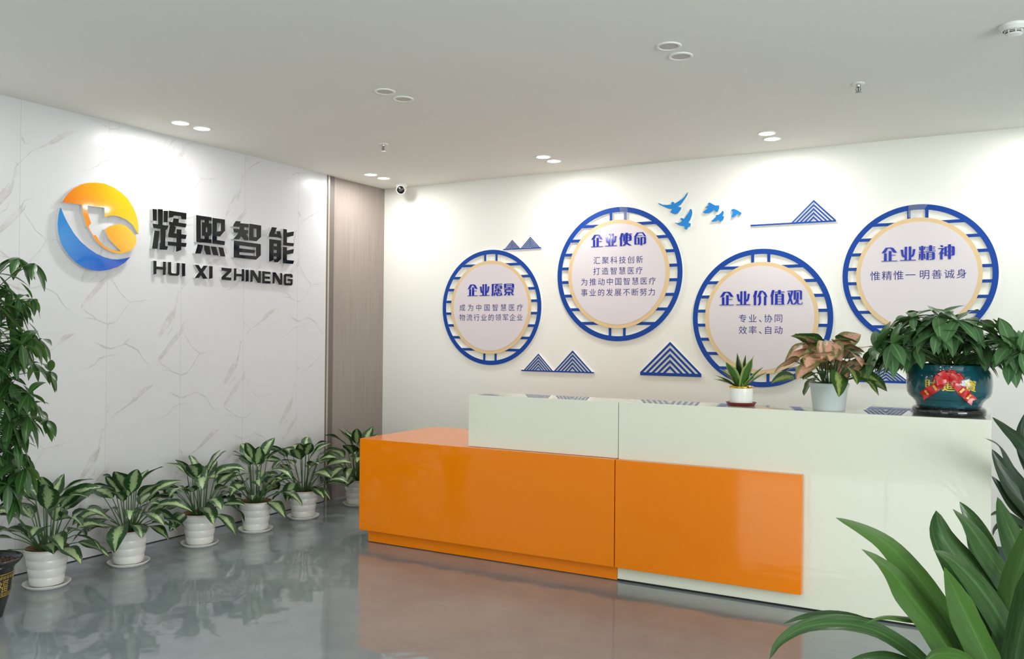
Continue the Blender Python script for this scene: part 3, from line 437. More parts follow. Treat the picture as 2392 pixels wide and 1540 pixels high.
sprinkler(4.505, -1.552, 'small pendent sprinkler on the right part of the ceiling, near the smoke detector')

t = thing('smoke_detector', (5.240, -2.165, H), 'round white smoke detector on the ceiling in the top right corner', 'smoke detector')
mesh_obj('base', lathe(bmesh.new(), [(0.058,0),(0.06,-0.004),(0.058,-0.012),(0.052,-0.015),(0.05,-0.022),(0.044,-0.026)], 48), WPLAST, t)
mesh_obj('head', lathe(bmesh.new(), [(0.039,-0.0255),(0.0385,-0.0285),(0.034,-0.0286),(0.034,-0.0325),(0.038,-0.0326),(0.036,-0.0345),(0.033,-0.0346),(0.033,-0.039),(0.0355,-0.0391),(0.034,-0.043),(0.02,-0.046),(0.0005,-0.0465)], 48), WPLAST, t)
mesh_obj('vent_slot', lathe(bmesh.new(), [(0.0345,-0.0285),(0.0365,-0.029),(0.0365,-0.032),(0.0345,-0.0326),(0.0335,-0.0346),(0.0355,-0.035),(0.0355,-0.0388),(0.0335,-0.039)], 48), DARK, t)
for k in range(8):
    a = 2*PI*k/8+0.2; ca, sa = math.cos(a), math.sin(a)
    mesh_obj('rib', tube(bmesh.new(), [(0.0372*ca,0.0372*sa,-0.027),(0.0362*ca,0.0362*sa,-0.041)], 0.0028, 6), WPLAST, t)

t = thing('security_camera', (0.308, -0.165, H), 'white dome security camera on the ceiling in the room corner', 'security camera')
mesh_obj('mount', lathe(bmesh.new(), [(0.058,0),(0.058,-0.012),(0.055,-0.02),(0.052,-0.034)], 40), WPLAST, t)
bm = bmesh.new(); bmesh.ops.create_uvsphere(bm, u_segments=32, v_segments=20, radius=0.05)
for v in bm.verts: v.co.z -= 0.05
for f in bm.faces: f.smooth = True
mesh_obj('housing', bm, WPLAST, t)
dirv = (CAM+Vector((-1.2, 0, -0.9))-Vector((0.308,-0.165,H-0.05))).normalized()
q = dirv.to_track_quat('Z', 'Y').to_matrix().to_4x4()
def facing(prof, seg=32):
    bm = lathe(bmesh.new(), prof, seg)
    for v in bm.verts: v.co = (q @ v.co) + Vector((0,0,-0.05))
    return bm
eye = mesh_obj('eye_ring', facing([(0.044,0.02),(0.043,0.04),(0.04,0.046),(0.036,0.046)]), WPLAST, t)
fc = mesh_obj('faceplate', facing([(0.036,0.045),(0.034,0.0475),(0.0005,0.0475)]), DARK, t)
mesh_obj('lens', facing([(0.017,0.0475),(0.017,0.051),(0.013,0.0525),(0.0005,0.053)]), LENS, fc)

# ------------------------------------------------------------------ sign on the marble wall
SX = 0.03
cname = ['first (leftmost) large black raised character on the marble wall, beside the round emblem',
         'second large black raised character on the marble wall, with four short strokes at its foot',
         'third large black raised character on the marble wall, standing on a square box shape',
         'fourth (rightmost) large black raised character on the marble wall, nearest the veneer panel']
def wall_glyph(name, polys, x, label, cat, group, mats=(None,)):
    ys = [p[0] for P in polys for p in P]; zs = [p[1] for P in polys for p in P]
    root = Vector((0, (min(ys)+max(ys))/2, min(zs)))
    bm = bmesh.new()
    for k, P in enumerate(polys): slab(bm, [(x+0.00015*k, a, b) for a, b in P], (-(x+0.00015*k), 0, 0))
    return tag(mesh_obj(name, bm, [BLACKA, SIDEA], None, root), label, cat, group)
for P, lb in zip(CHARS, cname): wall_glyph('sign_character', P, SX, lb, 'sign character', 'large characters of the wall sign')
lname = ['black raised letter H, first of the lower line, under the first large character',
 'black raised letter U between H and I in the first word of the lower line',
 'black raised letter I ending the first word of the lower line, right of the U',
 'black raised letter X, the only X in the lower line of the sign',
 'black raised letter I right after the X in the lower line',
 'black raised letter Z starting the last word of the lower line',
 'black raised letter H right after the Z in the lower line',
 'black raised letter I between H and N in the last word of the lower line',
 'black raised letter N before the E in the last word of the lower line',
 'black raised letter E, the only E in the lower line of the sign',
 'black raised letter N after the E in the last word of the lower line',
 'black raised letter G ending the lower line of the sign']
for P, lb in zip(LETTERS, lname): wall_glyph('sign_letter', P, 0.022, lb, 'sign letter', 'letters of the lower sign line')
ctr = Vector((0, -3.06, 2.165))
t = thing('wall_emblem', ctr, 'round orange, yellow and blue raised emblem on the marble wall', 'emblem')
mesh_obj('orange_swoosh', slab(bmesh.new(), [(SX, a, b) for a, b in ORANGE], (-SX,0,0)), [m_orange_logo(), SIDEA], t, ctr)
tag(mesh_obj('blue_crescent', slab(bmesh.new(), [(SX, a, b) for a, b in BLUE], (-SX,0,0)), [m_blue_logo(), SIDEA], t, ctr), 'blue crescent of the emblem')

# ------------------------------------------------------------------ round signs on the back wall
GL = {}
def glyph2d(ch):
    if ch not in GL:
        c = bpy.data.curves.new('glyph', 'FONT'); c.body = ch; c.resolution_u = 3
        o = bpy.data.objects.new('glyph', c); C.objects.link(o)
        dg = bpy.context.evaluated_depsgraph_get(); dg.update(); me = o.evaluated_get(dg).to_mesh()
        GL[ch] = ([(v.co.x-0.5, v.co.y-0.38) for v in me.vertices], [tuple(p.vertices) for p in me.polygons])
        o.evaluated_get(dg).to_mesh_clear(); bpy.data.objects.remove(o); bpy.data.curves.remove(c)
    return GL[ch]
def put_glyph(bm, ch, fn, flip=False, mi=0):
    vs, fs = glyph2d(ch); nv = [bm.verts.new(fn(x, y)) for x, y in vs]
    for f in fs:
        try:
            fc = bm.faces.new([nv[i] for i in (reversed(f) if flip else f)]); fc.material_index = mi
        except ValueError: pass

def R(a, b, c, d): return [(a,b),(c,b),(c,d),(a,d)]
REN = [(13,0),(30,0),(22,38),(22,100),(6,100),(6,43),(0,43)]
TG = {
'企':[[(2,40),(27,2),(60,1),(75,5),(98,39),(82,40),(74,36),(58,10),(48,8),(40,11),(27,38),(20,40)],R(17,42,34,97),R(46,27,64,97),R(64,55,90,59),R(0,96,100,100)],
'业':[R(29,1,44,97),R(55,0,71,97),[(3,21),(19,21),(22,55),(29,66),(29,76),(15,73),(9,60)],[(97,20),(82,20),(78,55),(70,66),(70,76),(84,72),(91,58)],R(0,95,100,100)],
'愿':[R(3,1,100,6),[(3,1),(20,1),(19,80),(12,100),(0,100),(4,80)],[(45,6),(60,6),(54,16),(42,16)],R(33,16,46,42),[(84,16),(93,16),(98,22),(98,42),(84,42)],R(33,15,93,20),R(46,27,84,31),R(33,39,98,43),R(56,43,72,66),[(38,48),(52,50),(38,66),(26,64)],[(78,48),(96,64),(84,67),(73,52)],[(27,72),(40,72),(32,98),(20,98)],[(45,70),(58,70),(58,90),(66,95),(80,95),(80,86),(88,94),(82,100),(54,100),(45,92)],[(62,68),(71,68),(79,83),(69,85)],[(84,72),(94,72),(101,96),(90,99)]],
'景':[R(4,3,21,36),[(82,3),(92,3),(98,8),(98,36),(82,36)],R(4,1,92,7),R(21,15,82,20),R(4,30,98,35),R(44,35,60,43),R(0,41,100,46),R(8,50,25,73),[(76,50),(88,50),(93,55),(93,73),(76,73)],R(8,49,90,55),R(8,68,93,74),R(42,73,60,98),[(22,74),(38,74),(17,98),(2,98)],[(66,76),(80,76),(98,97),(84,98)]],
'使':[[(14,2),(32,2),(22,36),(22,100),(6,100),(6,48),(0,48)],R(28,8,100,13),R(50,0,68,62),R(31,20,45,62),[(80,18),(92,18),(98,25),(98,57),(92,62),(80,62)],R(31,17,92,22),R(31,37,98,41),R(31,57,92,62),[(50,61),(68,61),(66,75),(100,97),(80,98),(56,84),(44,98),(26,98),(48,76)],[(32,66),(44,66),(60,80),(54,88)]],
'命':[[(0,36),(24,1),(75,1),(100,33),(84,33),(68,6),(38,6),(18,36)],R(28,24,68,28),R(5,38,20,92),[(32,38),(42,38),(46,43),(46,92),(32,92)],R(5,38,44,42),R(5,88,46,92),R(54,37,94,42),R(54,37,69,100),[(83,38),(93,38),(98,44),(98,84),(92,91),(80,92),(72,87),(83,84)]],
'价':[REN,[(45,2),(64,0),(85,14),(98,43),(84,43),(66,10),(60,8),(46,44),(28,44)],[(40,40),(55,38),(55,85),(46,100),(32,100),(40,86)],[(74,40),(90,43),(90,100),(74,100)]],
'值':[REN,R(32,11,100,16),R(55,0,74,28),R(34,26,52,98),[(80,26),(92,26),(97,32),(97,98),(80,98)],R(34,25,92,30),R(52,42,80,46),R(52,60,80,64),R(52,77,80,81),R(30,95,101,100)],
'观':[[(0,5),(38,3),(38,14),(27,54),(40,98),(28,98),(19,70),(12,90),(0,99),(0,93),(13,56),(3,18),(16,18),(20,36),(26,10),(0,10)],R(42,2,57,66),[(42,2),(88,2),(96,9),(96,66),(82,66),(82,8),(42,8)],R(61,16,75,60),[(61,56),(75,56),(71,75),(54,98),(36,100),(54,80)],[(63,68),(75,70),(75,90),(85,94),(95,94),(97,80),(101,90),(95,99),(72,99),(64,92)]],
'精':[R(14,2,28,98),[(2,8),(9,6),(13,28),(6,34)],[(32,8),(40,6),(38,24),(30,32)],R(0,42,40,47),[(2,54),(12,54),(10,85),(4,97),(0,95),(2,80)],[(30,52),(38,56),(40,92),(32,90)],R(62,0,79,40),R(44,10,98,14),R(46,23,96,27),R(40,37,100,41),R(46,48,60,98),[(80,48),(92,48),(96,54),(96,92),(90,98),(66,98),(66,93),(80,92)],R(46,47,92,52),R(60,62,80,66),R(60,76,80,80)],
'神':[[(12,4),(26,4),(32,16),(18,16)],R(0,23,36,28),[(22,26),(36,26),(27,48),(38,60),(27,61),(27,98),(12,98),(12,58),(0,64),(14,46)],R(60,0,77,98),R(38,16,52,76),[(82,14),(92,14),(100,20),(100,68),(92,75),(82,75)],R(38,14,96,19),R(38,44,100,48),R(38,70,96,75)],
}
RY = 0.018     # board thickness
def annulus(bm, c, ro, ri, y, d, seg=96, mf=0, ms=1):
    def ring(r, yy): return [bm.verts.new((c[0]+r*math.cos(2*PI*i/seg), yy, c[1]+r*math.sin(2*PI*i/seg))) for i in range(seg)]
    a, b, a2, b2 = ring(ro, y), ring(ri, y), ring(ro, y+d), ring(ri, y+d)
    for i in range(seg):
        j = (i+1) % seg
        bm.faces.new((a[i], a[j], b[j], b[i])).material_index = mf
        bm.faces.new((a[j], a[i], a2[i], a2[j])).material_index = ms
        bm.faces.new((b[i], b[j], b2[j], b2[i])).material_index = ms
def disc(bm, c, r, y, d, seg=96, mf=0, ms=0):
    slab(bm, [(c[0]+r*math.cos(2*PI*i/seg), y, c[1]+r*math.sin(2*PI*i/seg)) for i in range(seg)], (0,d,0), mf, ms)
rlabel = ['smallest round blue lattice sign on the back wall, nearest the room corner',
 'round blue lattice sign with four lines of small text, second from the left',
 'round blue lattice sign partly behind the snake plant, with two short lines of small text',
 'rightmost round blue lattice sign, above the teal pot, with one line of small text']
for k, (cx, cz, r) in enumerate(RINGS):
    root = Vector((cx, 0, cz))
    t = thing('round_sign', root, rlabel[k], 'wall sign', 'round lattice signs on the back wall')
    bm = bmesh.new(); c = (cx, cz); y = -RY
    annulus(bm, c, r, r*0.925, y, RY); annulus(bm, c, r*0.80, r*0.70, y, RY)
    hw = 0.022*r; ys = y+0.0008
    for s in (-1, 1):
        for o in (-0.115, 0.115):
            x = cx+o*r; z0 = cz+s*0.78*r; z1 = cz+s*0.945*r
            slab(bm, [(x-hw,ys,z0),(x+hw,ys,z0),(x+hw,ys,z1),(x-hw,ys,z1)], (0,RY-0.002,0))
        for o in (0.105,0.315,0.525,0.735,-0.105,-0.315,-0.525,-0.735):
            z = cz+o*r; hi = math.sqrt(max(0.0, 0.77**2-o*o))*r if abs(o) < 0.77 else 0.0; ho = math.sqrt(0.945**2-o*o)*r
            hi = max(hi, 0.18*r)
            slab(bm, [(cx+s*hi,ys+0.0002*(abs(o)>0.7),z-hw),(cx+s*ho,ys+0.0002*(abs(o)>0.7),z-hw),(cx+s*ho,ys+0.0002*(abs(o)>0.7),z+hw),(cx+s*hi,ys+0.0002*(abs(o)>0.7),z+hw)], (0,RY-0.002,0))
    mesh_obj('lattice_ring', bm, [BLUEB, BOARD], t, root)
    bm = bmesh.new(); disc(bm, c, r*0.81, y-0.008, 0.008); tag(mesh_obj('disc_border', bm, [TAN, TAN], t, root), 'tan border of the disc')
    bm = bmesh.new(); disc(bm, c, r*0.752, y-0.0095, 0.0015)
    for ch, gx, gz, sw, sh in BODY[k]:      # the small dark blue printed text
        em = sh*1.05; put_glyph(bm, ch, lambda a, b: (gx+a*em, y-0.0101, gz+b*em), mi=1)
    pn = mesh_obj('disc_panel', bm, [PANEL, INK], t, root); pn['label'] = 'pale lilac panel with small printed text'
    yt = y-0.0095
    bm = bmesh.new()
    for ch, x0, z0, x1, z1 in TITLE[k]:
        for i, P in enumerate(TG[ch]):
            e = 0.004+0.00005*i
            slab(bm, [(x0+(x1-x0)*a/100, yt-e, z1+(z0-z1)*b/100) for a, b in P], (0, e, 0), 0, 0)
    tag(mesh_obj('title_lettering', bm, TITLEM, pn, root), 'raised blue title characters')
    if k in (1, 3):   # clear adhesive tape holding the top of two signs
        T = NT('clear_tape'); T.b.inputs['Base Color'].default_value = srgb(214,224,232); T.b.inputs['Roughness'].default_value = 0.12; T.b.inputs['Alpha'].default_value = 0.16
        tn = T.noise(T.n('ShaderNodeTexCoord').outputs['Object'], 40, 3); T.bump(tn.outputs[0], 0.5, 0.01)
        x0 = cx+0.03 if k == 1 else cx-0.06
        bm = bmesh.new(); slab(bm, [(x0,y-0.001,cz+0.82*r),(x0+0.06,y-0.001,cz+0.80*r),(x0+0.05 if k==1 else x0+0.13,y-0.001,cz+1.01*r),(x0-0.02 if k==1 else x0,y-0.001,cz+1.0*r)], (0,0.001,0), 0, 0)
        mesh_obj('adhesive_tape', bm, T.m, t, root)

# ------------------------------------------------------------------ mountain and bird cut-outs
mlabel = ['small blue two-peaked mountain cut-out above the smallest round sign',
 'blue two-peaked mountain cut-out on the wall between the two left round signs, low down',
 'large single blue mountain cut-out standing on no other, low between two round signs',
 'blue mountain cut-out with a long bar to its left, high on the back wall',
 'blue mountain cut-out half hidden behind the plants on the counter']
for (bar, peaks), lb in zip(MOUNT, mlabel):
    (bx0, bz0), (bx1, bz1) = bar
    root = Vector(((bx0+bx1)/2, 0, (bz0+bz1)/2)); bm = bmesh.new(); y = -0.014
    foot = sum(p[1][1]+p[2][1] for p in peaks)/(2*len(peaks)); zb = (bz0+bz1)/2; th = foot-zb
    slab(bm, [(bx0,y,zb),(bx1,y,zb),(bx1,y,zb+th),(bx0,y,zb+th)], (0,0.014,0))
    for ap, fl, fr in peaks:
        ax = ap[0]; hgt = ap[1]-foot; hl = ax-fl[0]; hr = fr[0]-ax
        n = 5; st = hgt/(n+0.25); bd = st*0.52
        for i in range(n):
            zo = hgt-i*st; zi = zo-bd
            for hw, s in ((hl, -1), (hr, 1)):
                slab(bm, [(ax,y,foot+zo),(ax+s*hw*zo/hgt,y,foot),(ax+s*hw*zi/hgt,y,foot),(ax,y,foot+zi)], (0,0.014,0))
    tag(mesh_obj('mountain_cutout', bm, [BLUEB, BOARD], None, root), lb, 'wall decoration', 'mountain cut-outs on the back wall')
blabel = ['largest sky-blue bird cut-out, wings spread wide, top left of the flock',
 'sky-blue bird cut-out with one raised wing, lowest of the flock, below the largest bird',
 'sky-blue bird cut-out seen side on at the top of the flock, fourth in size, left of the single bird at right',
 'small sky-blue bird cut-out just below the side-on bird, wings spread',
 'smallest sky-blue bird cut-out at the right end of the flock']
blabel[2] = 'sky-blue bird cut-out in the middle of the flock with drooping wings, above the small bird'
for P, lb in zip(BIRDS, blabel):
    xs = [p[0] for p in P]; zs = [p[1] for p in P]; root = Vector((sum(xs)/len(xs), 0, min(zs)))
    tag(mesh_obj('bird_cutout', slab(bmesh.new(), [(a,-0.02,b) for a, b in P], (0,0.02,0)), [SKYB, BOARD], None, root), lb, 'wall decoration', 'bird cut-outs on the back wall')

# ------------------------------------------------------------------ reception desk (local x along the front, y towards the wall)
th = math.atan2(0.056, 3.84)
t = thing('reception_desk', (1.2209, -1.774, 0), 'long glossy orange and white reception desk with a raised white counter', 'reception desk')
t.rotation_euler = (0, 0, th)
LX, SMX, RXD = 0.88, 1.953, 3.936
ZT, ZO, ZP = 1.088, 0.742, 0.092
def dpart(name, boxes, mat, label=None, parent=None, bv=0.0025):
    bm = bmesh.new()
    for lo, hi in boxes: box(bm, lo, hi)
    bevel(bm, bv)
    o = mesh_obj(name, bm, mat, parent or t)
    if label: o['label'] = label
    return o
dpart('orange_unit', [((0, -0.05, ZP), (SMX-0.003, 0.89, ZO))], ORANGE_L, 'orange lower desk unit')
dpart('plinth', [((0.045, 0.0, 0.004), (SMX, 0.86, ZP))], ORANGE_L, 'recessed orange plinth')
dpart('upper_counter', [((LX, 0, ZO+0.001), (SMX-0.002, 0.275, ZT))], WHITE_L, 'white raised counter, left section')
dpart('main_counter', [((SMX+0.002, 0, 0.012), (RXD, 0.275, ZT))], WHITE_L, 'white full-height counter, right section')
dpart('return_counter', [((RXD-0.62, 0.277, 0.012), (RXD, 0.915, ZT))], WHITE_L, 'white return at the right end')
dpart('worktop', [((SMX, 0.277, ZO-0.03), (RXD-0.622, 0.89, ZO))], WHITE_L, 'white worktop behind the counter')
dpart('front_panel', [((SMX+0.003, -0.05, ZP), (3.040, -0.001, ZO))], ORANGE_L, 'orange raised front panel')
dpart('floor_gap', [((SMX+0.01, 0.006, 0.0), (RXD-0.006, 0.26, 0.0125))], GAP, 'dark gap at the floor', bv=0.001)
def desk(x, y, z): return (1.2209+x*math.cos(th)-y*math.sin(th), -1.774+x*math.sin(th)+y*math.cos(th), z)

# ------------------------------------------------------------------ leaves
def blade(bm, pts, side, wid, fold=0.25, wave=0.0, rnd=None, prof=None, uvl=None, xmin=None):
    """one leaf blade along pts; side = vectors across; wid = half width; prof(t) = outline"""
    n = len(pts); rows = []
    uvl = uvl or bm.loops.layers.uv.verify()
    ph = rnd.random()*6 if rnd else 0
    for i in range(n):
        tt = i/(n-1); wv = max(0.0006, wid*prof(tt)); s = side[i]
        tg = (pts[min(i+1,n-1)]-pts[max(i-1,0)]).normalized(); nr = s.cross(tg)
        if i == 0:
            if nr.z < 0: nr = -nr
        elif nr.dot(pn_) < 0: nr = -nr
        pn_ = nr.copy()
        row = []
        for a in (-1, -0.5, 0, 0.5, 1):
            p = pts[i]+s*a*wv+nr*(abs(a)**1.3*wv*fold + wave*wv*abs(a)*math.sin(tt*9+ph+(1.5 if a > 0 else 0)))
            if xmin is not None and p.x < xmin: p = Vector((xmin+0.002*abs(a), p.y, p.z))
            row.append(bm.verts.new(p))
        rows.append(row)
    for i in range(n-1):
        for j in range(4):
            f = bm.faces.new((rows[i][j], rows[i][j+1], rows[i+1][j+1], rows[i+1][j])); f.smooth = True
            for lp, (uu, vv) in zip(f.loops, ((j/4, i/(n-1)), ((j+1)/4, i/(n-1)), ((j+1)/4, (i+1)/(n-1)), (j/4, (i+1)/(n-1)))):
                lp[uvl].uv = (uu, vv)
def oval(tt): return math.sin(PI*min(1, tt**0.75*0.97+0.03))**0.8
def lance(tt): return math.sin(PI*min(1, tt**0.85*0.98+0.02))**0.9
def strap(tt): return min(1.0, 0.08+3.4*tt**0.9)*min(1.0, 1.9*(1-tt)**0.72) if tt < 1 else 0.0
def path(p0, d0, L, droop, n, rnd=None, wob=0.0):
    p = Vector(p0); d = Vector(d0).normalized(); pts = [p.copy()]; st = L/(n-1)
    for i in range(n-1):
        p = p+d*st; pts.append(p.copy())
        d = (d+Vector((0,0,-droop*st))+ (Vector((rnd.uniform(-1,1),rnd.uniform(-1,1),0))*wob*st if rnd else Vector())).normalized()
    return pts, d
def sides(pts, twist=0.0, ref=None):
    out = []; n = len(pts)
    for i in range(n):
        tg = (pts[min(i+1,n-1)]-pts[max(i-1,0)]).normalized()
        s = tg.cross(Vector((0,0,1)))
        if s.length < 0.08: s = ref or Vector((1,0,0))
        s.normalize()
        if out and s.dot(out[-1]) < 0: s = -s
        if out: s = (s*0.5+out[-1]*0.5).normalized()
        out.append(s)
    if twist: out = [(Matrix.Rotation(twist, 3, (pts[min(i+1,n-1)]-pts[max(i-1,0)]).normalized()) @ s) for i, s in enumerate(out)]
    return out

# ------------------------------------------------------------------ six variegated foliage plants along the marble wall
AGL = m_leaf('aglaonema_leaf', srgb(44,80,40), srgb(150,172,122), 0.36, 0.9, 0.33)
def ribbed_pot():
    pr = []; h, r0_, r1_ = 0.205, 0.088, 0.118
    for b in range(4):
        z0, z1 = h*b/4, h*(b+1)/4
        for q, bul in ((0.02,0.0),(0.12,0.003),(0.5,0.0042),(0.88,0.003),(0.98,0.0)):
            z = z0+(z1-z0)*q; pr.append((r0_+(r1_-r0_)*z/h-0.003+bul, z+0.012))
    pr = [(0.001,0.012)]+pr+[(r1_+0.003,h+0.012),(r1_+0.003,h+0.018),(r1_-0.003,h+0.018),(r1_-0.005,h+0.005)]
    return lathe(bmesh.new(), pr, 48)
POTME = mesh_obj('pot', ribbed_pot(), POTW)
SAUC = mesh_obj('saucer', lathe(bmesh.new(), [(0.001,0),(0.108,0),(0.112,0.003),(0.128,0.02),(0.128,0.023),(0.124,0.022),(0.108,0.006),(0.001,0.006)], 48), POTW)
LINER = mesh_obj('liner', lathe(bmesh.new(), [(0.1125,0.217),(0.114,0.226),(0.110,0.226),(0.104,0.195)], 40), RIMB)
SOILO = mesh_obj('soil', lathe(bmesh.new(), [(0.1045,0.200),(0.06,0.204),(0.001,0.206)], 32), SOIL)
def aglaonema(idx, x, y, seed, hgt, spread, label, sc=1.0):
    t = thing('potted_aglaonema', (x, y, 0), label, 'potted plant', 'variegated plants along the marble wall')
    for src in (POTME, SAUC, LINER, SOILO):
        if idx == 0: o = src
        else: o = src.copy(); C.objects.link(o)
        o.parent = t
    rnd = random.Random(seed); bl = bmesh.new(); bs = bmesh.new(); uvl = bl.loops.layers.uv.verify()
    N = 33; xm = 0.015-x
    for i in range(N):
        f = i/(N-1); az = i*2.39996+rnd.uniform(-0.3,0.3)
        el = math.radians(4+68*f+rnd.uniform(-10,10))
        r = rnd.uniform(0.015,0.05); base = Vector((r*math.cos(az), r*math.sin(az), 0.205))
        Lp = (0.10+0.20*f**0.7)*hgt*rnd.uniform(0.85,1.1)
        e0 = min(1.5, el+0.38)
        d = Vector((math.cos(az)*math.cos(e0), math.sin(az)*math.cos(e0), math.sin(e0)))
        pp, d2 = path(base, d, Lp, 3.2*(1-f)+0.6, 6)
        tube(bs, pp, [0.0042-0.0003*k for k in range(6)], 6, cap=False)
        L = rnd.uniform(0.17,0.24)*spread; e1 = el*0.55+rnd.uniform(-0.5,0.35)
        d3 = (d2+Vector((math.cos(az)*math.cos(e1), math.sin(az)*math.cos(e1), math.sin(e1)))*1.6).normalized()
        lp, _ = path(pp[-1], d3, L, rnd.uniform(3.0,8.0)*(1.0-0.2*f), 11, rnd, 1.6)
        blade(bl, lp, sides(lp, rnd.uniform(-0.5,0.5), Vector((-math.sin(az),math.cos(az),0))), L*rnd.uniform(0.23,0.29), 0.2, 0.13, rnd, oval, uvl, xm)
    mesh_obj('stems', bs, STEMG, t, smooth=True); mesh_obj('foliage', bl, AGL, t, smooth=True)
AG = [(0.356,-3.59,11,1.00,1.05,'variegated potted plant nearest the money tree, its leaves over the pot rim'),
 (0.340,-3.038,23,0.95,1.0,'second variegated potted plant from the money tree along the marble wall'),
 (0.318,-2.458,37,1.0,1.0,'variegated potted plant third from the money tree, with brown liner rim showing at right'),
 (0.325,-1.945,41,1.12,1.0,'fourth variegated potted plant from the money tree along the marble wall'),
 (0.305,-1.418,59,1.1,0.95,'variegated potted plant in front of the end of the marble wall, second from the desk'),
 (0.330,-0.777,67,1.05,1.0,'variegated potted plant half hidden behind the orange end of the desk')]
for i, (x, y, sd, hg, spd, lb) in enumerate(AG): aglaonema(i, x, y, sd, hg, spd, lb)

# ------------------------------------------------------------------ money tree at the left edge
PACH = m_leaf('pachira_leaf', srgb(54,90,44), srgb(72,112,56), 0.10, 0.1, 0.3, back=srgb(104,142,66))
def palmate(bl, bs, uvl, p0, d0, Lp, L, rnd, nl=6, droop=3.0, xm=None, hang=0.2, wr=0.17):
    pp, d = path(p0, d0, Lp, droop*0.5, 5)
    tube(bs, pp, 0.0024, 6, cap=False)
    c = pp[-1]; ax = (d*0.8+Vector((0,0,0.5))).normalized()
    a = ax.cross(Vector((0.3,0.2,1))).normalized(); b = ax.cross(a); ph = rnd.random()*6
    for k in range(nl):
        an = ph+2*PI*k/nl+rnd.uniform(-0.15,0.15)
        dd = (a*math.cos(an)+b*math.sin(an)+ax*rnd.uniform(0.05,0.35)+Vector((0,0,-hang))).normalized()
        LL = L*rnd.uniform(0.75,1.1)
        lp, _ = path(c, dd, LL, droop*rnd.uniform(0.8,1.6), 8)
        blade(bl, lp, sides(lp, rnd.uniform(-0.3,0.3), a), LL*wr, 0.18, 0.05, rnd, lance, uvl, xm)
PT = (0.62, -4.09, 0)
t = thing('money_tree', PT, 'tall money tree in a black pot with gold characters at the left edge', 'potted tree')
BLACKP = plain('black_glazed_pot', srgb(22,22,22), 0.22, coat=0.4, var=0.2)
GOLD = plain('gold_print', srgb(196,164,70), 0.35, metal=0.3, var=0.15)
def pot_r(z):
    P = [(0,0.085),(0.02,0.092),(0.08,0.108),(0.14,0.122),(0.235,0.138),(0.26,0.146),(0.285,0.170),(0.30,0.176)]
    for (za, ra), (zb, rb) in zip(P, P[1:]):
        if z <= zb: return ra+(rb-ra)*(z-za)/(zb-za)
    return P[-1][1]
pr = [(0.001,0.0)]+[(pot_r(z),z) for z in (0,0.02,0.08,0.14,0.19,0.235,0.26,0.275,0.285,0.30)]+[(0.174,0.305),(0.166,0.305),(0.155,0.285),(0.145,0.262)]
mesh_obj('pot', lathe(bmesh.new(), pr, 56), BLACKP, t)
bm = bmesh.new()
for z in (0.115, 0.232): lathe(bm, [(pot_r(z)+0.0012,z),(pot_r(z+0.004)+0.0012,z+0.004)], 56)
for k in range(8):
    ac = -0.58+k*PI/4
    def onpot(a, b, sc, zc, ac=ac):
        z = zc+b*sc; rr = pot_r(z)+0.0015; an = ac+a*sc/0.128
        return (rr*math.cos(an), rr*math.sin(an), z)
    put_glyph(bm, '福', lambda a, b: onpot(a, b, 0.07, 0.172), mi=0)
    for q in range(5):
        for zc in (0.217, 0.130):
            aq = ac+(q-2)*PI/20
            put_glyph(bm, '福', lambda a, b: onpot(a, b, 0.02, zc, aq), mi=0)
mesh_obj('gold_characters', bm, GOLD, t)
bm = bmesh.new(); rnd = random.Random(5)
lathe(bm, [(0.146,0.266),(0.08,0.272),(0.001,0.275)], 32)
for i in range(170):
    a = rnd.random()*2*PI; r = 0.138*math.sqrt(rnd.random()); s = rnd.uniform(0.007,0.012)
    g = bmesh.ops.create_icosphere(bm, subdivisions=1, radius=s)
    for v in g['verts']: v.co = Vector((v.co.x*1.2, v.co.y, v.co.z*0.7))+Vector((r*math.cos(a), r*math.sin(a), 0.277+rnd.uniform(0,0.004)))
mesh_obj('pebbles', bm, m_pebbles(), t)
BARK = plain('pale_bark', srgb(168,142,120), 0.6, var=0.25, bump=0.4, bscale=60)
bm = bmesh.new()
for k in range(4):
    pts = []
    for i in range(28):
        z = 0.265+i*0.05; a = k*PI/2+i*0.42; rr = 0.026*(1-i/60)
        pts.append((rr*math.cos(a), rr*math.sin(a)+0.0, z))
    tube(bm, pts, [0.019-0.0004*i for i in range(28)], 8)
mesh_obj('braided_trunk', bm, BARK, t, smooth=True)
bl = bmesh.new(); bs = bmesh.new(); uvl = bl.loops.layers.uv.verify(); rnd = random.Random(77)
for i in range(140):
    f = i/139; az = i*2.39996+rnd.uniform(-0.4,0.4)
    z = 0.62+1.08*f+rnd.uniform(-0.05,0.05)
    ro = 0.30*(1-0.35*max(0, (f-0.55)/0.45)) if f > 0.22 else 0.20
    d = Vector((math.cos(az), math.sin(az), rnd.uniform(0.15,0.7)))
    palmate(bl, bs, uvl, (0.02*math.cos(az), 0.02*math.sin(az), z), d, ro*rnd.uniform(0.3,1.0), rnd.uniform(0.12,0.18), rnd, 6, 5.5, 0.015-PT[0], 0.5, 0.155)
for az, z, L in ((0.4,1.72,0.22),(1.6,1.75,0.2),(2.9,1.78,0.2),(4.2,1.74,0.2),(5.4,1.76,0.2),(0.55,1.66,0.3)):
    palmate(bl, bs, uvl, (0,0,z), Vector((math.cos(az), math.sin(az), 1.1)), L, 0.15, rnd, 5, 4.0, 0.015-PT[0], 0.9, 0.165)
mesh_obj('branches', bs, STEMG, t, smooth=True); mesh_obj('foliage', bl, PACH, t, smooth=True)

# ------------------------------------------------------------------ plants on the counter
ZC = ZT
def cpos(x, y): return Vector((x, y, ZC))
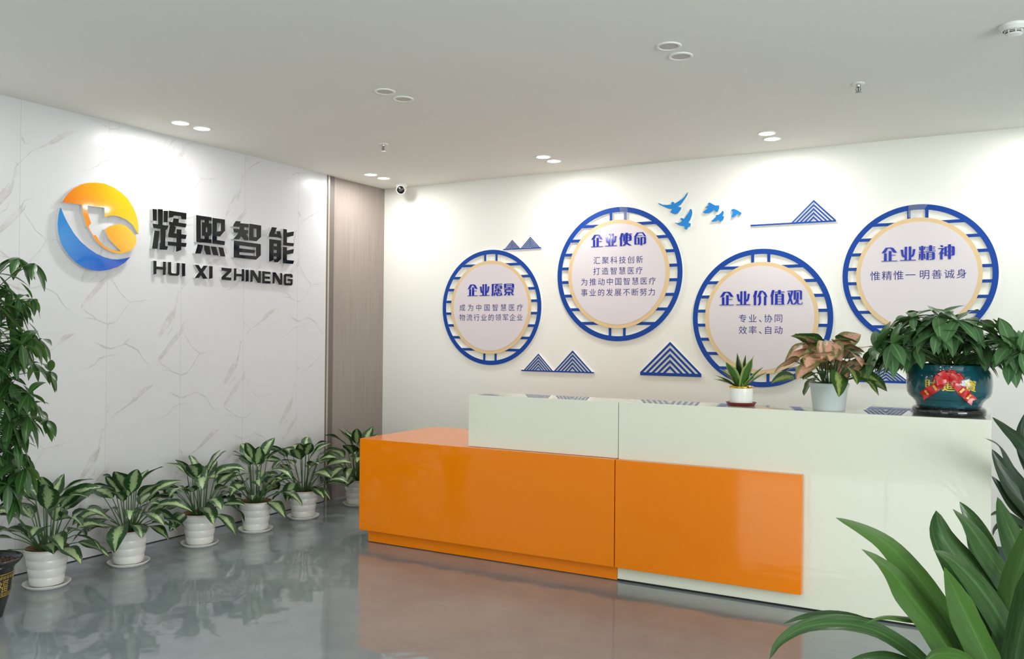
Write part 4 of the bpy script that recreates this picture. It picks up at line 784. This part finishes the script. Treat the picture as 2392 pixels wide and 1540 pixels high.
# snake plant
p = cpos(3.876, -1.575)
t = thing('snake_plant', p, 'small snake plant in a white pot with gold rim on the counter', 'potted plant')
CERW = plain('white_ceramic', srgb(238,238,232), 0.15, coat=0.3, var=0.02)
REDS = plain('red_brown_saucer', srgb(112,34,30), 0.35, var=0.1)
GOLDR = plain('polished_gold', srgb(220,178,70), 0.18, metal=1.0, var=0.05)
mesh_obj('saucer', lathe(bmesh.new(), [(0.001,0),(0.072,0),(0.076,0.003),(0.086,0.018),(0.0885,0.020),(0.0865,0.0215),(0.074,0.008),(0.001,0.008)], 48), REDS, t)
mesh_obj('pot', lathe(bmesh.new(), [(0.001,0.008),(0.060,0.008),(0.064,0.011),(0.066,0.020),(0.0665,0.106)], 48), CERW, t)
mesh_obj('gold_rim', lathe(bmesh.new(), [(0.0665,0.104),(0.069,0.105),(0.069,0.114),(0.067,0.116),(0.062,0.116),(0.061,0.10)], 48), GOLDR, t)
mesh_obj('soil', lathe(bmesh.new(), [(0.0615,0.102),(0.001,0.105)], 32), SOIL, t)
SNK = m_leaf('snake_leaf', srgb(226,224,150), srgb(24,56,30), 0.68, 0.08, 0.3, back=srgb(74,122,40))
bl = bmesh.new(); uvl = bl.loops.layers.uv.verify(); rnd = random.Random(8)
def snakeprof(tt): return (0.62+0.9*tt-0.55*tt*tt)*min(1.0, (2.6*(1-tt))**0.8) if tt < 1 else 0
SN = [(2.6,84,0.21,0.030),(0.3,74,0.205,0.030),(1.2,82,0.20,0.022),(-2.2,58,0.185,0.040),(-0.75,62,0.205,0.037),(3.6,34,0.165,0.027),(3.1,48,0.165,0.026),
      (-2.75,26,0.16,0.030),(0.2,42,0.17,0.026),(-0.1,52,0.18,0.026)]
for az, el, L, hw in SN:
    e = math.radians(el); d = Vector((math.cos(az)*math.cos(e), math.sin(az)*math.cos(e), math.sin(e)))
    lp, _ = path((0.012*math.cos(az), 0.012*math.sin(az), 0.10), d, L, 1.6 if el < 55 else 0.4, 10)
    blade(bl, lp, sides(lp, rnd.uniform(-0.2,0.2), Vector((-math.sin(az),math.cos(az),0))), hw, 0.35, 0.04, rnd, snakeprof, uvl)
mesh_obj('foliage', bl, SNK, t, smooth=True)

# pink arrowhead plant
p = cpos(4.366, -1.583)
t = thing('arrowhead_plant', p, 'pink and green arrowhead plant in a pale grey pot on the counter', 'potted plant')
GREYP = plain('pale_grey_plastic', srgb(206,214,214), 0.35, var=0.03)
mesh_obj('pot', lathe(bmesh.new(), [(0.001,0),(0.082,0),(0.085,0.003),(0.099,0.125),(0.104,0.128),(0.106,0.150),(0.103,0.152),(0.098,0.150),(0.095,0.13)], 48), GREYP, t)
mesh_obj('soil', lathe(bmesh.new(), [(0.096,0.135),(0.001,0.139)], 32), SOIL, t)
SYNP = m_leaf('pink_arrowhead_leaf', srgb(138,138,78), srgb(214,158,136), 0.66, 1.1, 0.45, spots=0.45)
SYNG = m_leaf('green_arrowhead_leaf', srgb(58,92,42), srgb(140,154,84), 0.38, 0.8, 0.4, spots=0.5)
def arrow(tt):
    return 0.62+0.38*math.sin(PI/2*tt/0.25) if tt < 0.25 else max(0.0, math.cos(PI/2*(tt-0.25)/0.75))**0.85
bp = bmesh.new(); bg_ = bmesh.new(); bs = bmesh.new(); up_ = bp.loops.layers.uv.verify(); ug_ = bg_.loops.layers.uv.verify(); rnd = random.Random(21)
for i in range(50):
    f = i/49; az = i*2.39996+rnd.uniform(-0.3,0.3); el = math.radians(6+78*f+rnd.uniform(-8,8))
    base = Vector((0.03*math.cos(az), 0.03*math.sin(az), 0.137))
    e0 = min(1.45, el+0.35); d = Vector((math.cos(az)*math.cos(e0), math.sin(az)*math.cos(e0), math.sin(e0)))
    pp, d2 = path(base, d, (0.17+0.08*f)*rnd.uniform(0.75,1.1), 3.0, 6); tube(bs, pp, 0.0024, 6, cap=False)
    L = rnd.uniform(0.125,0.175); e1 = el*0.35-0.25+rnd.uniform(-0.6,0.55)
    d3 = Vector((math.cos(az+rnd.uniform(-0.5,0.5))*math.cos(e1), math.sin(az)*math.cos(e1), math.sin(e1)))
    lp, _ = path(pp[-1]-d3*0.02, d3, L, rnd.uniform(2,7), 9)
    pk = f > 0.22 and rnd.random() < 0.78
    blade(bp if pk else bg_, lp, sides(lp, rnd.uniform(-0.8,0.8), Vector((-math.sin(az),math.cos(az),0))), L*0.36, 0.14, 0.09, rnd, arrow, up_ if pk else ug_)
mesh_obj('stems', bs, STEMG, t, smooth=True)
tag(mesh_obj('pink_foliage', bp, SYNP, t, smooth=True), 'pink mottled leaves'); tag(mesh_obj('green_foliage', bg_, SYNG, t, smooth=True), 'green lower leaves')

# money plant in the teal ceramic pot
p = cpos(4.958, -1.535)
t = thing('money_plant', p, 'bushy money plant in a glossy teal pot with a red bow on the counter', 'potted plant')
TEAL = plain('teal_glaze', srgb(24,82,92), 0.12, coat=0.7, var=0.25)
BLK = plain('black_glaze', srgb(20,22,24), 0.1, coat=0.7, var=0.2)
tp = [(0.152,0.048),(0.158,0.060),(0.160,0.070),(0.176,0.088),(0.194,0.104),(0.202,0.125),(0.205,0.17),(0.203,0.21),(0.194,0.232),(0.186,0.245),(0.190,0.262),(0.184,0.268),(0.172,0.262),(0.168,0.24)]
mesh_obj('pot', lathe(bmesh.new(), tp, 64), TEAL, t)
tag(mesh_obj('pot_foot', lathe(bmesh.new(), [(0.001,0),(0.165,0),(0.172,0.004),(0.178,0.016),(0.178,0.030),(0.172,0.042),(0.160,0.050),(0.152,0.050)], 64), BLK, t), 'black rounded foot of the pot')
mesh_obj('soil', lathe(bmesh.new(), [(0.1695,0.243),(0.001,0.248)], 32), SOIL, t)
fd = math.atan2(CAM.y-p.y, CAM.x-p.x)    # side of the pot turned to the room
YEL = plain('yellow_raised_character', srgb(236,196,40), 0.25, coat=0.4, var=0.1)
def pr_(z):
    for (ra, za), (rb, zb) in zip(tp, tp[1:]):
        if za <= z <= zb: return ra+(rb-ra)*(z-za)/max(1e-6, zb-za)
    return 0.2
for off, ch in ((-0.42,'財'),(0.0,'進'),(0.50,'寶')):
    bm = bmesh.new()
    def g(a, b, off=off):
        z = 0.165+b*0.062; an = fd+off+a*0.062/0.205; return ((pr_(z)+0.0015)*math.cos(an), (pr_(z)+0.0015)*math.sin(an), z)
    for sh in (-0.03, 0.0, 0.03): put_glyph(bm, ch, lambda a, b: g(a+sh, b))
    mesh_obj('yellow_character', bm, YEL, t)
RED = plain('red_ribbon', srgb(196,24,26), 0.22, coat=0.3, var=0.15); RGOLD = plain('gold_ribbon_print', srgb(232,176,90), 0.3, metal=0.2, var=0.1)
def rpt(a, z, lift):  # on the pot's front, a = sideways metres
    an = fd+a/0.21; r = max(pr_(z), 0.196)+lift; return Vector((r*math.cos(an), r*math.sin(an), z))
bow = bmesh.new(); marks = []
for s, tail in ((-1, [(-0.01,0.184),(-0.05,0.160),(-0.095,0.130),(-0.125,0.110)]), (1, [(0.01,0.184),(0.05,0.150),(0.085,0.118),(0.115,0.092)])):
    rows = []
    for i in range(13):
        f = i/12*(len(tail)-1); k = min(int(f), len(tail)-2); q_ = f-k
        a = tail[k][0]+(tail[k+1][0]-tail[k][0])*q_; z = tail[k][1]+(tail[k+1][1]-tail[k][1])*q_
        dx = tail[k+1][0]-tail[k][0]; dz = tail[k+1][1]-tail[k][1]; L = math.hypot(dx, dz); nx, nz = -dz/L, dx/L
        wd = 0.010+0.012*min(1, i/5)
        ext = 0.014 if i == 12 else 0
        rows.append([bow.verts.new(rpt(a+nx*wd*c+dx/L*ext*(abs(c)), z+nz*wd*c+dz/L*ext*abs(c), 0.010+0.003*math.sin(i*1.1+c))) for c in (-1,-0.5,0,0.5,1)])
        if i in (5, 9):
            for u_ in (-0.3, 0.35):
                c_ = [rpt(a+nx*wd*(u_+e1)+dx/L*e2, z+nz*wd*(u_+e1)+dz/L*e2, 0.0145) for e1, e2 in ((-0.3,-0.006),(0.3,-0.006),(0.3,0.006),(-0.3,0.006))]
                prn = bmesh.new(); prn.faces.new([prn.verts.new(v) for v in c_]); marks.append(prn)
    for A_, B_ in zip(rows, rows[1:]):
        for j in range(4): bow.faces.new((A_[j], A_[j+1], B_[j+1], B_[j]))
for k in range(9):      # loops of the bow, a rosette of folded ribbon
    an = 0.15+k*PI/8; ca, sa = math.cos(an), math.sin(an); L = 0.062 if k % 2 else 0.05
    rows = []
    for i in range(11):
        q_ = i/10*PI; rr = L*math.sin(q_/2+0.0)*1.0 if False else L*(0.5-0.5*math.cos(2*q_)); lf = 0.012+0.03*math.sin(q_)**1.2*(0.6+0.4*(k%3)/2)+0.012*(i/10)
        rows.append([bow.verts.new(rpt(ca*rr-sa*c*0.014*(0.35+rr/L), 0.190+sa*rr*0.9+ca*c*0.014*(0.35+rr/L), lf)) for c in (-1,0,1)])
    for A_, B_ in zip(rows, rows[1:]):
        for j in range(2): bow.faces.new((A_[j], A_[j+1], B_[j+1], B_[j]))
bw = mesh_obj('ribbon_bow', bow, RED, t, smooth=True); bw['label'] = 'red ribbon bow with two notched tails'
for prn in marks: mesh_obj('gold_mark', prn, RGOLD, bw)
MPL = m_leaf('money_plant_leaf', srgb(84,124,76), srgb(104,140,98), 0.08, 0.15, 0.36, back=srgb(88,126,60))
bl = bmesh.new(); bs = bmesh.new(); uvl = bl.loops.layers.uv.verify(); rnd = random.Random(14)
for i in range(70):
    f = i/69; az = i*2.39996+rnd.uniform(-0.4,0.4); el = rnd.uniform(0.05,1.0)*(0.3+0.7*f)
    if abs((az-fd+PI) % (2*PI)-PI) < 0.75 and el < 0.45: el = 0.5+rnd.random()*0.5
    d = Vector((math.cos(az)*math.cos(el), math.sin(az)*math.cos(el), math.sin(el)))
    palmate(bl, bs, uvl, (0.05*math.cos(az), 0.05*math.sin(az), 0.25+rnd.uniform(0,0.05)), d+Vector((0,0,0.35)), rnd.uniform(0.14,0.33), rnd.uniform(0.13,0.19), rnd, 6, 4.0, None, 0.2, 0.19)
for da, L, z in ((0.9,0.36,0.30),(1.05,0.34,0.24),(-1.2,0.33,0.22),(-0.9,0.30,0.17),(1.5,0.36,0.27)):
    az = fd+da; palmate(bl, bs, uvl, (0.05*math.cos(az), 0.05*math.sin(az), 0.26), Vector((math.cos(az), math.sin(az), 0.45)), L, 0.17, rnd, 6, 3.0, None, 0.2, 0.17)
mesh_obj('stems', bs, STEMG, t, smooth=True); mesh_obj('foliage', bl, MPL, t, smooth=True)

# ------------------------------------------------------------------ two strap-leaved plants at the right edge
STR = m_leaf('strap_leaf', srgb(44,80,34), srgb(54,92,42), 0.10, 0.25, 0.3, streak=srgb(82,104,66), back=srgb(78,120,34))
STRD = m_leaf('dark_strap_leaf', srgb(32,56,32), srgb(42,70,40), 0.10, 0.25, 0.32, streak=srgb(58,78,52))
def catmull(P, n):
    P = [Vector(p) for p in P]; P = [P[0]*2-P[1]]+P+[P[-1]*2-P[-2]]; out = []; m = len(P)-3
    for i in range(n):
        f = i/(n-1)*m; k = min(int(f), m-1); u = f-k; a, b, c, d = P[k:k+4]
        out.append(0.5*((2*b)+(c-a)*u+(2*a-5*b+4*c-d)*u*u+(3*b-a-3*c+d)*u**3))
    return out
def strap_plant(name, base, leaves, mat, label, seed, pot_h, pot_r, potmat):
    t = thing(name, (base[0], base[1], 0), label, 'potted plant')
    rr = Vector((base[0], base[1], 0)); rnd = random.Random(seed)
    mesh_obj('pot', lathe(bmesh.new(), [(0.001,0),(pot_r*0.72,0),(pot_r*0.76,0.01),(pot_r,pot_h-0.02),(pot_r*1.04,pot_h),(pot_r*0.97,pot_h),(pot_r*0.93,pot_h-0.03)], 40), potmat, t)
    mesh_obj('soil', lathe(bmesh.new(), [(pot_r*0.935,pot_h-0.03),(0.001,pot_h-0.026)], 28), SOIL, t)
    mesh_obj('cane', tube(bmesh.new(), [(0,0,pot_h-0.03),(0.005,0,(pot_h+base[2])/2),(0,0,base[2]+0.06)], 0.022, 12), BARK, t)
    for pts, hw in leaves:
        bl = bmesh.new(); lp = [q-rr for q in catmull(list(reversed(pts))+[], 22)]
        # the blade turns its face between the sky and the room
        sd = []
        for i in range(len(lp)):
            tg = (lp[min(i+1,21)]-lp[max(i-1,0)]).normalized()
            nr = Vector((rnd.uniform(-0.02,0.02), -0.75, 0.62)); s = tg.cross(nr)
            if s.length < 0.05: s = Vector((1,0,0))
            s.normalize()
            if sd and s.dot(sd[-1]) < 0: s = -s
            sd.append(s)
        blade(bl, lp, sd, hw, 0.28, 0.03, rnd, strap)
        mesh_obj('leaf', bl, mat, t, smooth=True)
strap_plant('dracaena', (5.203,-3.297,0.28), FGLEAF, STR, 'strap-leaved green plant close to the camera in the bottom right corner', 3, 0.22, 0.13, POTW)
strap_plant('corn_plant', (BGB[0], BGB[1], BGB[2]), BGLEAF, STRD, 'dark strap-leaved plant standing behind the right end of the desk', 4, 0.24, 0.13, POTW)
